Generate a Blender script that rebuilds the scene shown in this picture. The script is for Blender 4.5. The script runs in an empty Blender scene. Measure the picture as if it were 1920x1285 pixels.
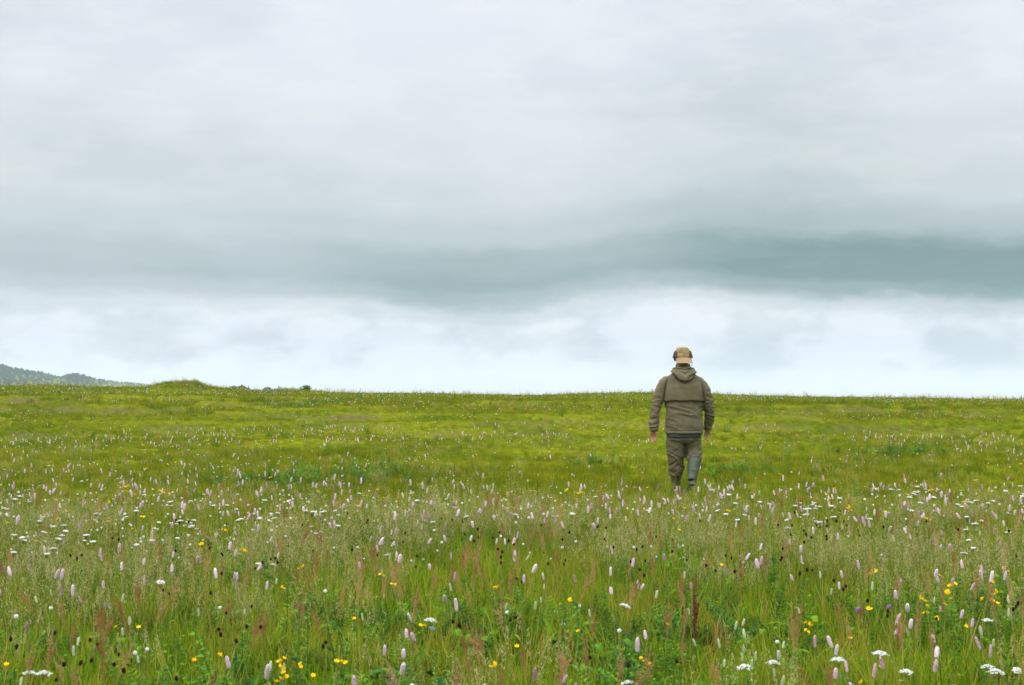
import bpy, math, random
import numpy as np
from mathutils import Vector, Matrix, Euler

SC = bpy.context.scene
COL = SC.collection
rng = np.random.default_rng(7)
random.seed(11)
R = math.radians

# ---------------------------------------------------------------- constants of the view
FPX = 2667.0          # focal length in pixels of the 1920 wide photograph (50 mm)
EYE = 1.5
ROW0 = 750.0          # row of eye level
SUNEL, SUNAZ = R(52), R(235)     # compass direction of the sun, seen from above

# ---------------------------------------------------------------- numpy noise
def _hash(ix, iy, iz, seed):
    h = (ix.astype(np.int64) * 374761393 + iy.astype(np.int64) * 668265263 + iz.astype(np.int64) * 2147483647 + seed * 1274126177) & 0xffffffff
    h = ((h ^ (h >> 13)) * 1274126177) & 0xffffffff
    h = ((h ^ (h >> 16)) * 2246822519) & 0xffffffff
    return ((h ^ (h >> 15)) & 0xffffff) / float(0xffffff)

def noise3(x, y, z, seed=0):
    x, y, z = np.broadcast_arrays(np.asarray(x, float), np.asarray(y, float), np.asarray(z, float))
    ix, iy, iz = np.floor(x), np.floor(y), np.floor(z)
    fx, fy, fz = x - ix, y - iy, z - iz
    fx, fy, fz = [f * f * (3 - 2 * f) for f in (fx, fy, fz)]
    r = 0
    for dx in (0, 1):
        for dy in (0, 1):
            for dz in (0, 1):
                w = (fx if dx else 1 - fx) * (fy if dy else 1 - fy) * (fz if dz else 1 - fz)
                r = r + w * _hash(ix + dx, iy + dy, iz + dz, seed)
    return r * 2 - 1

def fbm(x, y, z=0.0, seed=0, octv=3):
    a, r, s = 1.0, 0.0, 0.0
    for k in range(octv):
        r = r + a * noise3(np.asarray(x) * 2 ** k, np.asarray(y) * 2 ** k, np.asarray(z) * 2 ** k + 7.3 * k, seed + k)
        s += a
        a *= 0.5
    return r / s

def sstep(a, b, x):
    t = np.clip((np.asarray(x, float) - a) / (b - a), 0, 1)
    return t * t * (3 - 2 * t)

# ---------------------------------------------------------------- height of the ground
def hgt(x, y, micro=True):
    x = np.asarray(x, float); y = np.asarray(y, float)
    yy = np.clip(y, -400, 50)
    h = 0.033 * (np.maximum(yy, -60) - 6.3)
    t = np.clip(y - 50, 0, None)
    tc = np.minimum(t, 55)
    h = h + 0.033 * tc - 0.00071 * tc ** 2
    h = h - (np.clip(y, 105, 330) - 105) * 0.030
    h = h - (np.clip(y, 330, 700) - 330) * 0.012
    far = 1 - sstep(60, 300, np.abs(x)) * 0.0
    xc = np.clip(x, -60, 60)
    h = h - 0.0135 * xc * sstep(8, 70, y) * (1 - sstep(120, 400, y))
    h = h + 0.14 * np.exp(-((x - 7.6) / 3.2) ** 2 - ((y - 68) / 7) ** 2)
    # grassy mound on the skyline and its small neighbours
    h = h + 0.33 * np.exp(-(np.abs(x + 14.75 + .25 * np.sin(x * 3.1)) / 1.15) ** 2.6 - ((y - 64) / 1.5) ** 2)
    h = h + 0.14 * np.exp(-(np.abs(x + 13.1) / 1.1) ** 2 - ((y - 64) / 1.5) ** 2)
    h = h + 0.12 * np.exp(-((x + 10.3) / 0.55) ** 2 - ((y - 65) / 1.0) ** 2)
    h = h + 0.12 * np.exp(-((x + 9.2) / 0.9) ** 2 - ((y - 65) / 1.0) ** 2)
    h = h - 0.11 * sstep(-14.5, -12.5, x) * (1 - sstep(1, 4, x)) * sstep(50, 60, y) * (1 - sstep(120, 300, y))
    h = h + 0.10 * np.exp(-((x + 21.6) / 1.2) ** 2 - ((y - 66) / 1.2) ** 2)
    near = (1 - sstep(80, 160, y)) * sstep(-60, -20, y) * (1 - sstep(60, 120, np.abs(x)))
    if micro:
        h = h + near * (0.055 * fbm(x * 0.22, y * 0.3, 0, 3, 3) * sstep(5, 16, y))
        led = sstep(24, 28, y) * (1 - sstep(46, 54, y))
        n = fbm(x * 0.26 + 3, y * 0.42, 0, 21, 4)
        h = h + led * 0.17 * (sstep(0.02, 0.07, n) - 0.5 + 0.6 * sstep(0.22, 0.27, n))
        h = h + near * 0.02 * fbm(x * 1.7, y * 1.7, 0, 5, 2)
    # far hill on the left, with rolling country round it
    d = np.hypot(x, y)
    hx = x / np.maximum(y, 1) * FPX + 960            # bearing of the hill, used only as its plan shape
    ang = np.arctan2(x, np.maximum(y, 1))
    hill = np.interp(-ang, [.12, .16, .235, .256, .270, .283, .292, .299, .308, .320, .336, .346, .40, .6, .9], [0, 12, 24, 28, 30, 32, 35, 37, 34.5, 38.5, 41, 45, 50, 44, 15])
    hill = hill * sstep(1000, 1500, d) * (y > 0) * (1 + 0.12 * fbm(x * 0.004, y * 0.004, 0, 9, 3))
    h = h + hill
    h = h + sstep(500, 1200, d) * 4 * fbm(x * 0.0016, y * 0.0016, 0, 13, 2)
    return h

def hz(x, y):
    return float(hgt(np.array([x]), np.array([y]))[0])

def at_px(u, v, H):
    """ground point of a plant of height H whose top is seen at (u, v) of the photograph"""
    lo, hi = 2.5, 66.0
    for n_ in (90, 40):                    # march along the sight line, then refine
        ys_ = np.linspace(lo, hi, n_) if n_ == 40 else np.geomspace(lo, hi, n_)
        rows = ROW0 - (hgt((u - 960) / FPX * ys_, ys_) + H - EYE) / ys_ * FPX
        k = np.nonzero(rows <= v)[0]
        k = int(k[0]) if len(k) else n_ - 1
        lo, hi = float(ys_[max(k - 1, 0)]), float(ys_[max(k, 1)])
    y = 0.5 * (lo + hi)
    return (u - 960) / FPX * y, y

# ---------------------------------------------------------------- materials
def new_mat(name):
    m = bpy.data.materials.new(name); m.use_nodes = True
    m.node_tree.nodes.clear()
    return m, m.node_tree.nodes, m.node_tree.links

def N(nt, typ, **kw):
    n = nt.new(typ)
    for k, v in kw.items(): setattr(n, k, v)
    return n

def ramp(nt, stops, interp='LINEAR'):
    n = nt.new('ShaderNodeValToRGB'); cr = n.color_ramp; cr.interpolation = interp
    while len(cr.elements) < len(stops): cr.elements.new(0.5)
    for e, (p, c) in zip(cr.elements, stops):
        e.position = p
        e.color = (c[0], c[1], c[2], 1) if hasattr(c, '__len__') else (c, c, c, 1)
    return n

def leaf_mat(name, stops, patch=None, patch_scale=0.35, translucent=0.35, attr='t', rough=0.75, spec=0.04, patch_amt=0.6):
    """blade, leaf or petal: colour by a per-piece value, drifting with where it grows"""
    m, nt, ln = new_mat(name)
    out = N(nt, 'ShaderNodeOutputMaterial')
    at = N(nt, 'ShaderNodeAttribute', attribute_name=attr)
    oi = N(nt, 'ShaderNodeObjectInfo')
    add = N(nt, 'ShaderNodeMath', operation='MULTIPLY_ADD'); add.inputs[1].default_value = 0.55
    ln.new(oi.outputs['Random'], add.inputs[0]); 
    sub = N(nt, 'ShaderNodeMath', operation='SUBTRACT'); sub.inputs[1].default_value = 0.275
    ln.new(at.outputs['Fac'], add.inputs[2]); ln.new(add.outputs[0], sub.inputs[0])
    cr = ramp(nt, stops); ln.new(sub.outputs[0], cr.inputs[0])
    col = cr.outputs[0]
    geo = N(nt, 'ShaderNodeNewGeometry')
    if patch:
        no = N(nt, 'ShaderNodeTexNoise'); no.inputs['Scale'].default_value = patch_scale; no.inputs['Detail'].default_value = 4
        mp = N(nt, 'ShaderNodeMapping'); mp.inputs['Scale'].default_value = (1, 1.6, 0.2)
        ln.new(geo.outputs['Position'], mp.inputs[0]); ln.new(mp.outputs[0], no.inputs['Vector'])
        pr = ramp(nt, [(0.42, 0), (0.62, patch_amt)]); ln.new(no.outputs['Fac'], pr.inputs[0])
        mx = N(nt, 'ShaderNodeMix', data_type='RGBA', blend_type='MIX')
        ln.new(pr.outputs[0], mx.inputs[0]); ln.new(col, mx.inputs[6]); mx.inputs[7].default_value = (*patch, 1)
        # keep blade-to-blade contrast inside the patch
        mu = N(nt, 'ShaderNodeMix', data_type='RGBA', blend_type='MIX'); mu.inputs[0].default_value = 0.45
        ln.new(mx.outputs[2], mu.inputs[6]); ln.new(col, mu.inputs[7])
        col = mu.outputs[2]
    b = N(nt, 'ShaderNodeBsdfDiffuse'); b.inputs['Roughness'].default_value = 0.3
    ln.new(col, b.inputs['Color'])
    if translucent > 0:
        tr = N(nt, 'ShaderNodeBsdfTranslucent'); ln.new(col, tr.inputs['Color'])
        ms = N(nt, 'ShaderNodeMixShader'); ms.inputs[0].default_value = translucent
        ln.new(b.outputs[0], ms.inputs[1]); ln.new(tr.outputs[0], ms.inputs[2]); ln.new(ms.outputs[0], out.inputs[0])
    else:
        ln.new(b.outputs[0], out.inputs[0])
    return m

M = {}
M['grass'] = leaf_mat('grass', [(0.0, (0.030, 0.10, 0.004)), (0.3, (0.10, 0.205, 0.005)), (0.6, (0.225, 0.305, 0.009)), (0.82, (0.33, 0.35, 0.035)), (0.92, (0.42, 0.32, 0.09)), (1, (0.42, 0.20, 0.07))], (0.30, 0.25, 0.030), 0.55, 0.45, patch_amt=0.75)
M['turf'] = leaf_mat('turf', [(0.0, (0.030, 0.078, 0.003)), (0.3, (0.096, 0.150, 0.004)), (0.6, (0.178, 0.210, 0.007)), (0.85, (0.29, 0.255, 0.014)), (1, (0.45, 0.27, 0.08))], (0.28, 0.25, 0.009), 0.30, 0.40, patch_amt=0.6)
M['tip'] = leaf_mat('seed_grass', [(0.0, (0.26, 0.24, 0.07)), (0.5, (0.46, 0.43, 0.17)), (1, (0.62, 0.50, 0.28))], (0.52, 0.38, 0.19), 0.9, 0.4)
M['stem'] = leaf_mat('flower_stem', [(0.0, (0.10, 0.17, 0.02)), (1, (0.24, 0.28, 0.06))], None, translucent=0.2)
M['herb'] = leaf_mat('herb_leaf', [(0.0, (0.025, 0.09, 0.022)), (0.5, (0.075, 0.20, 0.015)), (1, (0.17, 0.31, 0.02))], (0.05, 0.13, 0.05), 0.6, 0.35)
M['pink'] = leaf_mat('pink_petal', [(0.0, (0.86, 0.74, 0.76)), (0.45, (0.82, 0.64, 0.68)), (0.72, (0.68, 0.44, 0.52)), (0.88, (0.52, 0.32, 0.38)), (1, (0.42, 0.26, 0.22))], None, translucent=0.3)
M['white'] = leaf_mat('white_petal', [(0.0, (0.80, 0.80, 0.72)), (1, (0.88, 0.86, 0.84))], None, translucent=0.25)
M['yellow'] = leaf_mat('yellow_petal', [(0.0, (0.85, 0.52, 0.01)), (1, (0.90, 0.66, 0.02))], None, translucent=0.25)
M['burnet'] = leaf_mat('dark_flower', [(0.0, (0.020, 0.008, 0.008)), (1, (0.07, 0.018, 0.020))], None, translucent=0.0)
M['sorrel'] = leaf_mat('red_seed', [(0.0, (0.29, 0.12, 0.055)), (0.5, (0.42, 0.21, 0.09)), (1, (0.48, 0.34, 0.13))], None, translucent=0.3)
M['dock'] = leaf_mat('brown_seed', [(0.0, (0.13, 0.035, 0.025)), (1, (0.24, 0.07, 0.04))], None, translucent=0.1)
M['cream'] = leaf_mat('cream_spike', [(0.0, (0.50, 0.56, 0.30)), (1, (0.72, 0.74, 0.52))], None, translucent=0.2)
M['blue'] = leaf_mat('blue_petal', [(0.0, (0.20, 0.42, 0.70)), (1, (0.32, 0.55, 0.80))], None, translucent=0.2)
M['purple'] = leaf_mat('purple_petal', [(0.0, (0.30, 0.16, 0.40)), (1, (0.42, 0.24, 0.50))], None, translucent=0.2)
M['farleaf'] = leaf_mat('far_leaf', [(0.0, (0.010, 0.032, 0.014)), (0.5, (0.022, 0.058, 0.022)), (1, (0.05, 0.10, 0.03))], None, translucent=0.2)

def ground_mat():
    m, nt, ln = new_mat('meadow_ground')
    out = N(nt, 'ShaderNodeOutputMaterial'); geo = N(nt, 'ShaderNodeNewGeometry')
    n1 = N(nt, 'ShaderNodeTexNoise'); n1.inputs['Scale'].default_value = 0.5; n1.inputs['Detail'].default_value = 8
    n2 = N(nt, 'ShaderNodeTexNoise'); n2.inputs['Scale'].default_value = 9; n2.inputs['Detail'].default_value = 6
    n3 = N(nt, 'ShaderNodeTexNoise'); n3.inputs['Scale'].default_value = 0.22; n3.inputs['Detail'].default_value = 5
    mp = N(nt, 'ShaderNodeMapping'); mp.inputs['Scale'].default_value = (0.6, 1.4, 0.3)
    ln.new(geo.outputs['Position'], mp.inputs[0])
    ln.new(mp.outputs[0], n1.inputs['Vector']); ln.new(geo.outputs['Position'], n2.inputs['Vector']); ln.new(mp.outputs[0], n3.inputs['Vector'])
    c1 = ramp(nt, [(0.35, (0.06, 0.09, 0.004)), (0.6, (0.13, 0.145, 0.006))]); ln.new(n1.outputs['Fac'], c1.inputs[0])
    c2 = ramp(nt, [(0.3, (0.45, 0.45, 0.45)), (0.7, (1.1, 1.1, 1.1))]); ln.new(n2.outputs['Fac'], c2.inputs[0])
    mul = N(nt, 'ShaderNodeMix', data_type='RGBA', blend_type='MULTIPLY'); mul.inputs[0].default_value = 1
    ln.new(c1.outputs[0], mul.inputs[6]); ln.new(c2.outputs[0], mul.inputs[7])
    # steep little earth faces show soil
    sp = N(nt, 'ShaderNodeSeparateXYZ'); ln.new(geo.outputs['Normal'], sp.inputs[0])
    st = ramp(nt, [(0.86, 1), (0.965, 0)]); ln.new(sp.outputs['Z'], st.inputs[0])
    mx = N(nt, 'ShaderNodeMix', data_type='RGBA'); ln.new(st.outputs[0], mx.inputs[0]); ln.new(mul.outputs[2], mx.inputs[6])
    mx.inputs[7].default_value = (0.10, 0.085, 0.028, 1)
    b = N(nt, 'ShaderNodeBsdfPrincipled'); b.inputs['Roughness'].default_value = 0.95; b.inputs['Specular IOR Level'].default_value = 0.0
    ln.new(mx.outputs[2], b.inputs['Base Color'])
    bp = N(nt, 'ShaderNodeBump'); bp.inputs['Strength'].default_value = 0.8; bp.inputs['Distance'].default_value = 0.04
    ln.new(n2.outputs['Fac'], bp.inputs['Height']); ln.new(bp.outputs[0], b.inputs['Normal'])
    ln.new(b.outputs[0], out.inputs[0])
    return m
M['ground'] = ground_mat()

def cloth_mat(name, c1, c2, scale=60, rough=0.85, spec=0.15, bump=0.25, bscale=22, sheen=0.0):
    m, nt, ln = new_mat(name)
    out = N(nt, 'ShaderNodeOutputMaterial'); tc = N(nt, 'ShaderNodeTexCoord')
    a = N(nt, 'ShaderNodeTexNoise'); a.inputs['Scale'].default_value = scale / 8; a.inputs['Detail'].default_value = 6
    c = N(nt, 'ShaderNodeTexNoise'); c.inputs['Scale'].default_value = bscale; c.inputs['Detail'].default_value = 4
    w = N(nt, 'ShaderNodeTexNoise'); w.inputs['Scale'].default_value = 450; w.inputs['Detail'].default_value = 2
    for n in (a, c, w): ln.new(tc.outputs['Object'], n.inputs['Vector'])
    cr = ramp(nt, [(0.3, c1), (0.7, c2)]); ln.new(a.outputs['Fac'], cr.inputs[0])
    b = N(nt, 'ShaderNodeBsdfPrincipled'); b.inputs['Roughness'].default_value = rough; b.inputs['Specular IOR Level'].default_value = spec
    b.inputs['Sheen Weight'].default_value = sheen
    ln.new(cr.outputs[0], b.inputs['Base Color'])
    b1 = N(nt, 'ShaderNodeBump'); b1.inputs['Strength'].default_value = bump; b1.inputs['Distance'].default_value = 0.012
    b2 = N(nt, 'ShaderNodeBump'); b2.inputs['Strength'].default_value = 0.3; b2.inputs['Distance'].default_value = 0.001
    ln.new(c.outputs['Fac'], b1.inputs['Height']); ln.new(w.outputs['Fac'], b2.inputs['Height'])
    ln.new(b1.outputs[0], b2.inputs['Normal']); ln.new(b2.outputs[0], b.inputs['Normal'])
    ln.new(b.outputs[0], out.inputs[0])
    return m

M['jacket'] = cloth_mat('olive_jacket', (0.092, 0.079, 0.043), (0.140, 0.120, 0.068), bump=0.5)
M['trouser'] = cloth_mat('olive_trousers', (0.100, 0.083, 0.045), (0.148, 0.125, 0.071), bump=0.5)
M['fleece'] = cloth_mat('dark_green_fleece', (0.030, 0.042, 0.034), (0.045, 0.060, 0.048))
M['hat'] = cloth_mat('tan_hat', (0.24, 0.165, 0.075), (0.33, 0.23, 0.115))
M['hatdark'] = cloth_mat('dark_brown_band', (0.035, 0.024, 0.014), (0.085, 0.058, 0.03))
M['boot'] = cloth_mat('green_rubber', (0.042, 0.050, 0.030), (0.062, 0.070, 0.044), rough=0.55, spec=0.25, bump=0.1)
M['sole'] = cloth_mat('dark_sole', (0.02, 0.02, 0.017), (0.03, 0.03, 0.025))
M['skin'] = cloth_mat('skin', (0.27, 0.115, 0.08), (0.34, 0.15, 0.105), rough=0.55, spec=0.3, bump=0.05)
M['hair'] = cloth_mat('grey_hair', (0.12, 0.10, 0.08), (0.2, 0.17, 0.14))
M['bark'] = cloth_mat('bark', (0.05, 0.042, 0.032), (0.09, 0.075, 0.055), bump=0.8)
M['cord'] = cloth_mat('dark_cord', (0.03, 0.03, 0.025), (0.05, 0.05, 0.04))

# ---------------------------------------------------------------- mesh building
class MB:
    def __init__(self): self.v = []; self.f = []; self.t = []; self.m = []; self.n = 0
    def add(self, v, f, t=0.5, mat=0):
        v = np.asarray(v, float).reshape(-1, 3)
        self.v.append(v)
        self.t.append(np.full(len(v), t) if np.isscalar(t) else np.asarray(t, float))
        for q in f: self.f.append(tuple(int(i) + self.n for i in q)); self.m.append(mat)
        self.n += len(v)
    def mesh(self, name, mats, smooth=True):
        me = bpy.data.meshes.new(name)
        V = np.concatenate(self.v) if self.v else np.zeros((0, 3))
        me.from_pydata(V.tolist(), [], self.f)
        for m in (mats if isinstance(mats, (list, tuple)) else [mats]): me.materials.append(m)
        me.polygons.foreach_set('material_index', self.m)
        if smooth: me.polygons.foreach_set('use_smooth', [True] * len(self.f))
        a = me.attributes.new('t', 'FLOAT', 'POINT'); a.data.foreach_set('value', np.concatenate(self.t))
        me.update()
        return me

def strip(mb, P, W, side, t, mat=0):
    """tapered ribbon through the points P"""
    P = np.asarray(P); n = len(P)
    vs, fs = [], []
    for i in range(n):
        if i == n - 1: vs.append(P[i])
        else: vs += [P[i] - side * W[i] * .5, P[i] + side * W[i] * .5]
    for i in range(n - 2): fs.append((2 * i, 2 * i + 1, 2 * i + 3, 2 * i + 2))
    fs.append((2 * n - 4, 2 * n - 3, 2 * n - 2))
    mb.add(vs, fs, t, mat)

def blade(mb, x, y, L, w, az, lean, curl, t, z0=0, seg=4, mat=0, rg=random):
    d = np.array([math.cos(az), math.sin(az), 0]); s = np.array([-math.sin(az + rg.uniform(-.9, .9)), math.cos(az), 0]); s /= np.linalg.norm(s)
    P = []; p = np.array([x, y, z0], float); a = lean
    for i in range(seg + 1):
        P.append(p.copy()); p = p + (d * math.sin(a) + np.array([0, 0, math.cos(a)])) * L / seg
        a = min(a + curl / seg, 2.6)
    W = [w * (0.75 + 0.5 * min(1, i / 1.5)) * (1 - (i / seg) ** 1.8 * .8) for i in range(seg + 1)]
    strip(mb, P, W, s, t, mat)

def tube(mb, P, rad, sides=5, t=0.5, mat=0, cap=True):
    P = [np.asarray(p, float) for p in P]; n = len(P)
    rad = [rad] * n if np.isscalar(rad) else rad
    vs = []
    up = np.array([0.0, 1, 0.17])
    for i in range(n):
        d = P[min(i + 1, n - 1)] - P[max(i - 1, 0)]; d = d / (np.linalg.norm(d) + 1e-9)
        a = np.cross(d, up); a = a / (np.linalg.norm(a) + 1e-9); b = np.cross(d, a)
        for k in range(sides):
            th = 2 * math.pi * k / sides
            vs.append(P[i] + (a * math.cos(th) + b * math.sin(th)) * rad[i])
    fs = []
    for i in range(n - 1):
        for k in range(sides):
            k2 = (k + 1) % sides
            fs.append((i * sides + k, i * sides + k2, (i + 1) * sides + k2, (i + 1) * sides + k))
    if cap:
        fs.append(tuple(range(sides))[::-1]); fs.append(tuple((n - 1) * sides + k for k in range(sides)))
    mb.add(vs, fs, t, mat)

def blob(mb, c, r, t=0.5, mat=0, seg=5, rings=4, jit=0.0, axis=None, rg=random):
    """small rounded lump; r may be (rx, ry, rz)"""
    rx, ry, rz = (r, r, r) if np.isscalar(r) else r
    vs, fs = [], []
    vs.append((0, 0, -rz))
    for i in range(1, rings):
        ph = math.pi * i / rings - math.pi / 2
        for k in range(seg):
            th = 2 * math.pi * (k + .5 * (i % 2)) / seg
            q = 1 + rg.uniform(-jit, jit)
            vs.append((rx * math.cos(ph) * math.cos(th) * q, ry * math.cos(ph) * math.sin(th) * q, rz * math.sin(ph) * q))
    vs.append((0, 0, rz)); top = len(vs) - 1
    for k in range(seg):
        k2 = (k + 1) % seg
        fs.append((0, 1 + k2, 1 + k)); fs.append((top, top - seg + k, top - seg + k2))
        for i in range(rings - 2):
            a = 1 + i * seg
            fs.append((a + k, a + k2, a + seg + k2, a + seg + k))
    vs = np.array(vs)
    if axis is not None:
        vs = vs @ np.array(Vector((0, 0, 1)).rotation_difference(Vector(axis)).to_matrix()).T
    mb.add(vs + np.asarray(c), fs, t, mat)

# ---------------------------------------------------------------- tagging
def tag(o, label=None, cat=None, group=None, kind=None):
    if label: o['label'] = label
    if cat: o['category'] = cat
    if group: o['group'] = group
    if kind: o['kind'] = kind
    return o

def link(name, me, parent=None, loc=(0, 0, 0), rot=(0, 0, 0)):
    o = bpy.data.objects.new(name, me); COL.objects.link(o)
    o.location = loc; o.rotation_euler = rot
    if parent: o.parent = parent
    return o

# ---------------------------------------------------------------- camera
cam = bpy.data.cameras.new('camera'); cam.lens = 50; cam.sensor_width = 36
cam.clip_start = 0.05; cam.clip_end = 12000
co = bpy.data.objects.new('camera', cam); COL.objects.link(co)
co.location = (0, 0, EYE); co.rotation_euler = (R(90) + math.atan((ROW0 - 642.5) / FPX), 0, 0)
cam.dof.use_dof = True; cam.dof.focus_distance = 17.4; cam.dof.aperture_fstop = 7.1
SC.camera = co

# ---------------------------------------------------------------- sky and sun
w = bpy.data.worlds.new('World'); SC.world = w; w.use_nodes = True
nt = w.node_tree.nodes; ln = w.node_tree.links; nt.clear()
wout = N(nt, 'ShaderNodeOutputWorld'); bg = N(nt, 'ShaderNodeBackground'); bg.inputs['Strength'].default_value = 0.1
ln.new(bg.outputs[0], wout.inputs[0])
sky = N(nt, 'ShaderNodeTexSky', sky_type='NISHITA'); sky.sun_disc = False
sky.sun_elevation = SUNEL; sky.sun_rotation = SUNAZ
tc = N(nt, 'ShaderNodeTexCoord'); sp = N(nt, 'ShaderNodeSeparateXYZ'); ln.new(tc.outputs['Generated'], sp.inputs[0])
def mth(op, a, b=None, c=None, clamp=False):
    n = nt.new('ShaderNodeMath'); n.operation = op; n.use_clamp = clamp
    for i, v in enumerate((a, b, c)):
        if v is None: continue
        if isinstance(v, (int, float)): n.inputs[i].default_value = v
        else: ln.new(v, n.inputs[i])
    return n.outputs[0]
X, Y, Z = sp.outputs
rad = mth('SQRT', mth('ADD', mth('MULTIPLY', X, X), mth('MULTIPLY', Y, Y)))
E = mth('DIVIDE', Z, mth('MAXIMUM', rad, 0.02))          # tangent of the elevation
AZ = mth('ARCTAN2', X, Y)                                 # bearing, 0 straight ahead
def snoise(sx, sz, detail, scale=1.0, rough=0.5, off=0.0, dist=0.0):
    cb = nt.new('ShaderNodeCombineXYZ')
    ln.new(mth('MULTIPLY_ADD', AZ, sx, off), cb.inputs[0]); ln.new(mth('MULTIPLY', E, sz), cb.inputs[1]); cb.inputs[2].default_value = off
    n = nt.new('ShaderNodeTexNoise'); n.inputs['Scale'].default_value = scale; n.inputs['Detail'].default_value = detail
    n.inputs['Roughness'].default_value = rough; n.inputs['Distortion'].default_value = dist
    ln.new(cb.outputs[0], n.inputs['Vector']); return n.outputs['Fac']
def fr(fac, stops, interp='EASE'):
    r = ramp(nt, stops, interp); ln.new(fac, r.inputs[0]); return r.outputs[0]
def mixc(f, a, b, blend='MIX'):
    n = nt.new('ShaderNodeMix'); n.data_type = 'RGBA'; n.blend_type = blend
    for i, v in ((0, f), (6, a), (7, b)):
        if isinstance(v, (int, float)): n.inputs[i].default_value = v
        elif isinstance(v, tuple): n.inputs[i].default_value = (*v, 1)
        else: ln.new(v, n.inputs[i])
    return n.outputs[2]
U = mth('MULTIPLY_ADD', AZ, 1 / 0.72, 0.5)                # 0 left edge of the view, 1 right edge
# lower edge of the dark cloud bank
elow = fr(U, [(0.0, .066 * 5), (0.3, .0635 * 5), (0.5, .0575 * 5), (0.66, .0725 * 5), (0.82, .0635 * 5), (1, .0585 * 5)])
wob = mth('ADD', mth('MULTIPLY', mth('SUBTRACT', snoise(9, 26, 6, off=4.0), 0.5), 0.016), mth('MULTIPLY', mth('SUBTRACT', snoise(34, 90, 5, off=6.0, rough=.65), 0.5), 0.014))
s = mth('SUBTRACT', mth('ADD', E, wob), mth('MULTIPLY', elow, 0.2))
band = fr(mth('MULTIPLY_ADD', s, 4.0, 0.1), [(0.062, 0), (0.105, .36), (0.155, .82), (0.195, 1), (0.25, .86), (0.33, .54), (0.43, .33), (.57, .22), (.74, .09), (1, .02)])
amt = fr(U, [(0.0, .62), (0.25, .62), (0.45, .84), (0.60, .72), (0.78, 1.0), (1, 1.0)])
big = snoise(5.0, 12, 6, off=2.3, rough=.55, dist=.2)
med = snoise(14, 24, 4, off=8.1, rough=.5, dist=.1)
dk = mth('MULTIPLY', mth('MULTIPLY', band, amt), mth('MULTIPLY_ADD', snoise(4.0, 16, 3, off=5.5, rough=.45), 0.8, 0.66))
upper = mth('MULTIPLY', fr(mth('MULTIPLY', E, 2.0), [(0.17, 0), (0.3, 1)]), fr(snoise(3.4, 8, 5, off=2.9, rough=.5), [(0.42, 0), (0.64, .17)]))
dk = mth('ADD', dk, upper, clamp=True)
# pale blue-grey patches under the bank
low = mth('MULTIPLY', fr(mth('MULTIPLY', E, 10), [(0.10, 0.0), (0.26, 1), (0.58, 0.9), (0.72, 0.0)]), fr(med, [(0.42, 0.0), (0.60, .50)]))
col = mixc(dk, (0.82, 0.87, 0.945), (0.19, 0.305, 0.320))
col = mixc(low, col, (0.40, 0.51, 0.56))
wob2 = fr(snoise(13, 34, 6, off=3.3, rough=.6), [(0.40, 0), (0.66, .30)])
wob2 = mth('MULTIPLY', wob2, mth('SUBTRACT', 1.0, mth('MINIMUM', mth('MULTIPLY', band, 1.8), 1.0)))
col = mixc(wob2, col, (0.97, 0.97, 1.0))
col = mixc(fr(mth('MULTIPLY', E, 10), [(0.0, .9), (0.35, .9), (0.75, 0)]), col, mixc(1.0, col, (0.93, 0.945, 0.975), 'MULTIPLY'))
green = fr(mth('MULTIPLY', E, 2.5), [(0.2, 0), (0.36, .55), (0.5, .35), (0.62, 0)])
col = mixc(mth('MULTIPLY', green, fr(big, [(.35, .3), (.6, 1)])), col, mixc(1.0, col, (1.0, 1.0, 0.90), 'MULTIPLY'))
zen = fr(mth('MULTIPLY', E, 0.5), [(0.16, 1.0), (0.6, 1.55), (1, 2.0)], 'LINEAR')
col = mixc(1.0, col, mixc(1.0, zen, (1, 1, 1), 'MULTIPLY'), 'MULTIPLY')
sc_ = nt.new('ShaderNodeVectorMath'); sc_.operation = 'SCALE'; sc_.inputs[3].default_value = 10.0; ln.new(col, sc_.inputs[0])
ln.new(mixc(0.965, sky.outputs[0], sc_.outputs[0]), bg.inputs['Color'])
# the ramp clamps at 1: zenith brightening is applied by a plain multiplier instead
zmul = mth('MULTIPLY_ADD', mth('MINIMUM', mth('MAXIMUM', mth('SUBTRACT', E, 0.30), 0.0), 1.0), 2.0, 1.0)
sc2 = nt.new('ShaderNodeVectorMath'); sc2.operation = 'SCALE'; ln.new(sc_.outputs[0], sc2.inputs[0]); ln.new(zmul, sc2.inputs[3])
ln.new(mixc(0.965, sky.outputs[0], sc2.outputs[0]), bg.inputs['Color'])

sl = bpy.data.lights.new('sun', 'SUN'); sl.energy = 1.5; sl.angle = R(10); sl.color = (1, 0.965, 0.91)
so = bpy.data.objects.new('sun', sl); COL.objects.link(so)
sd = Vector((math.sin(SUNAZ) * math.cos(SUNEL), math.cos(SUNAZ) * math.cos(SUNEL), math.sin(SUNEL)))
so.rotation_euler = sd.to_track_quat('Z', 'Y').to_euler(); so.location = (0, 0, 60)

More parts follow.
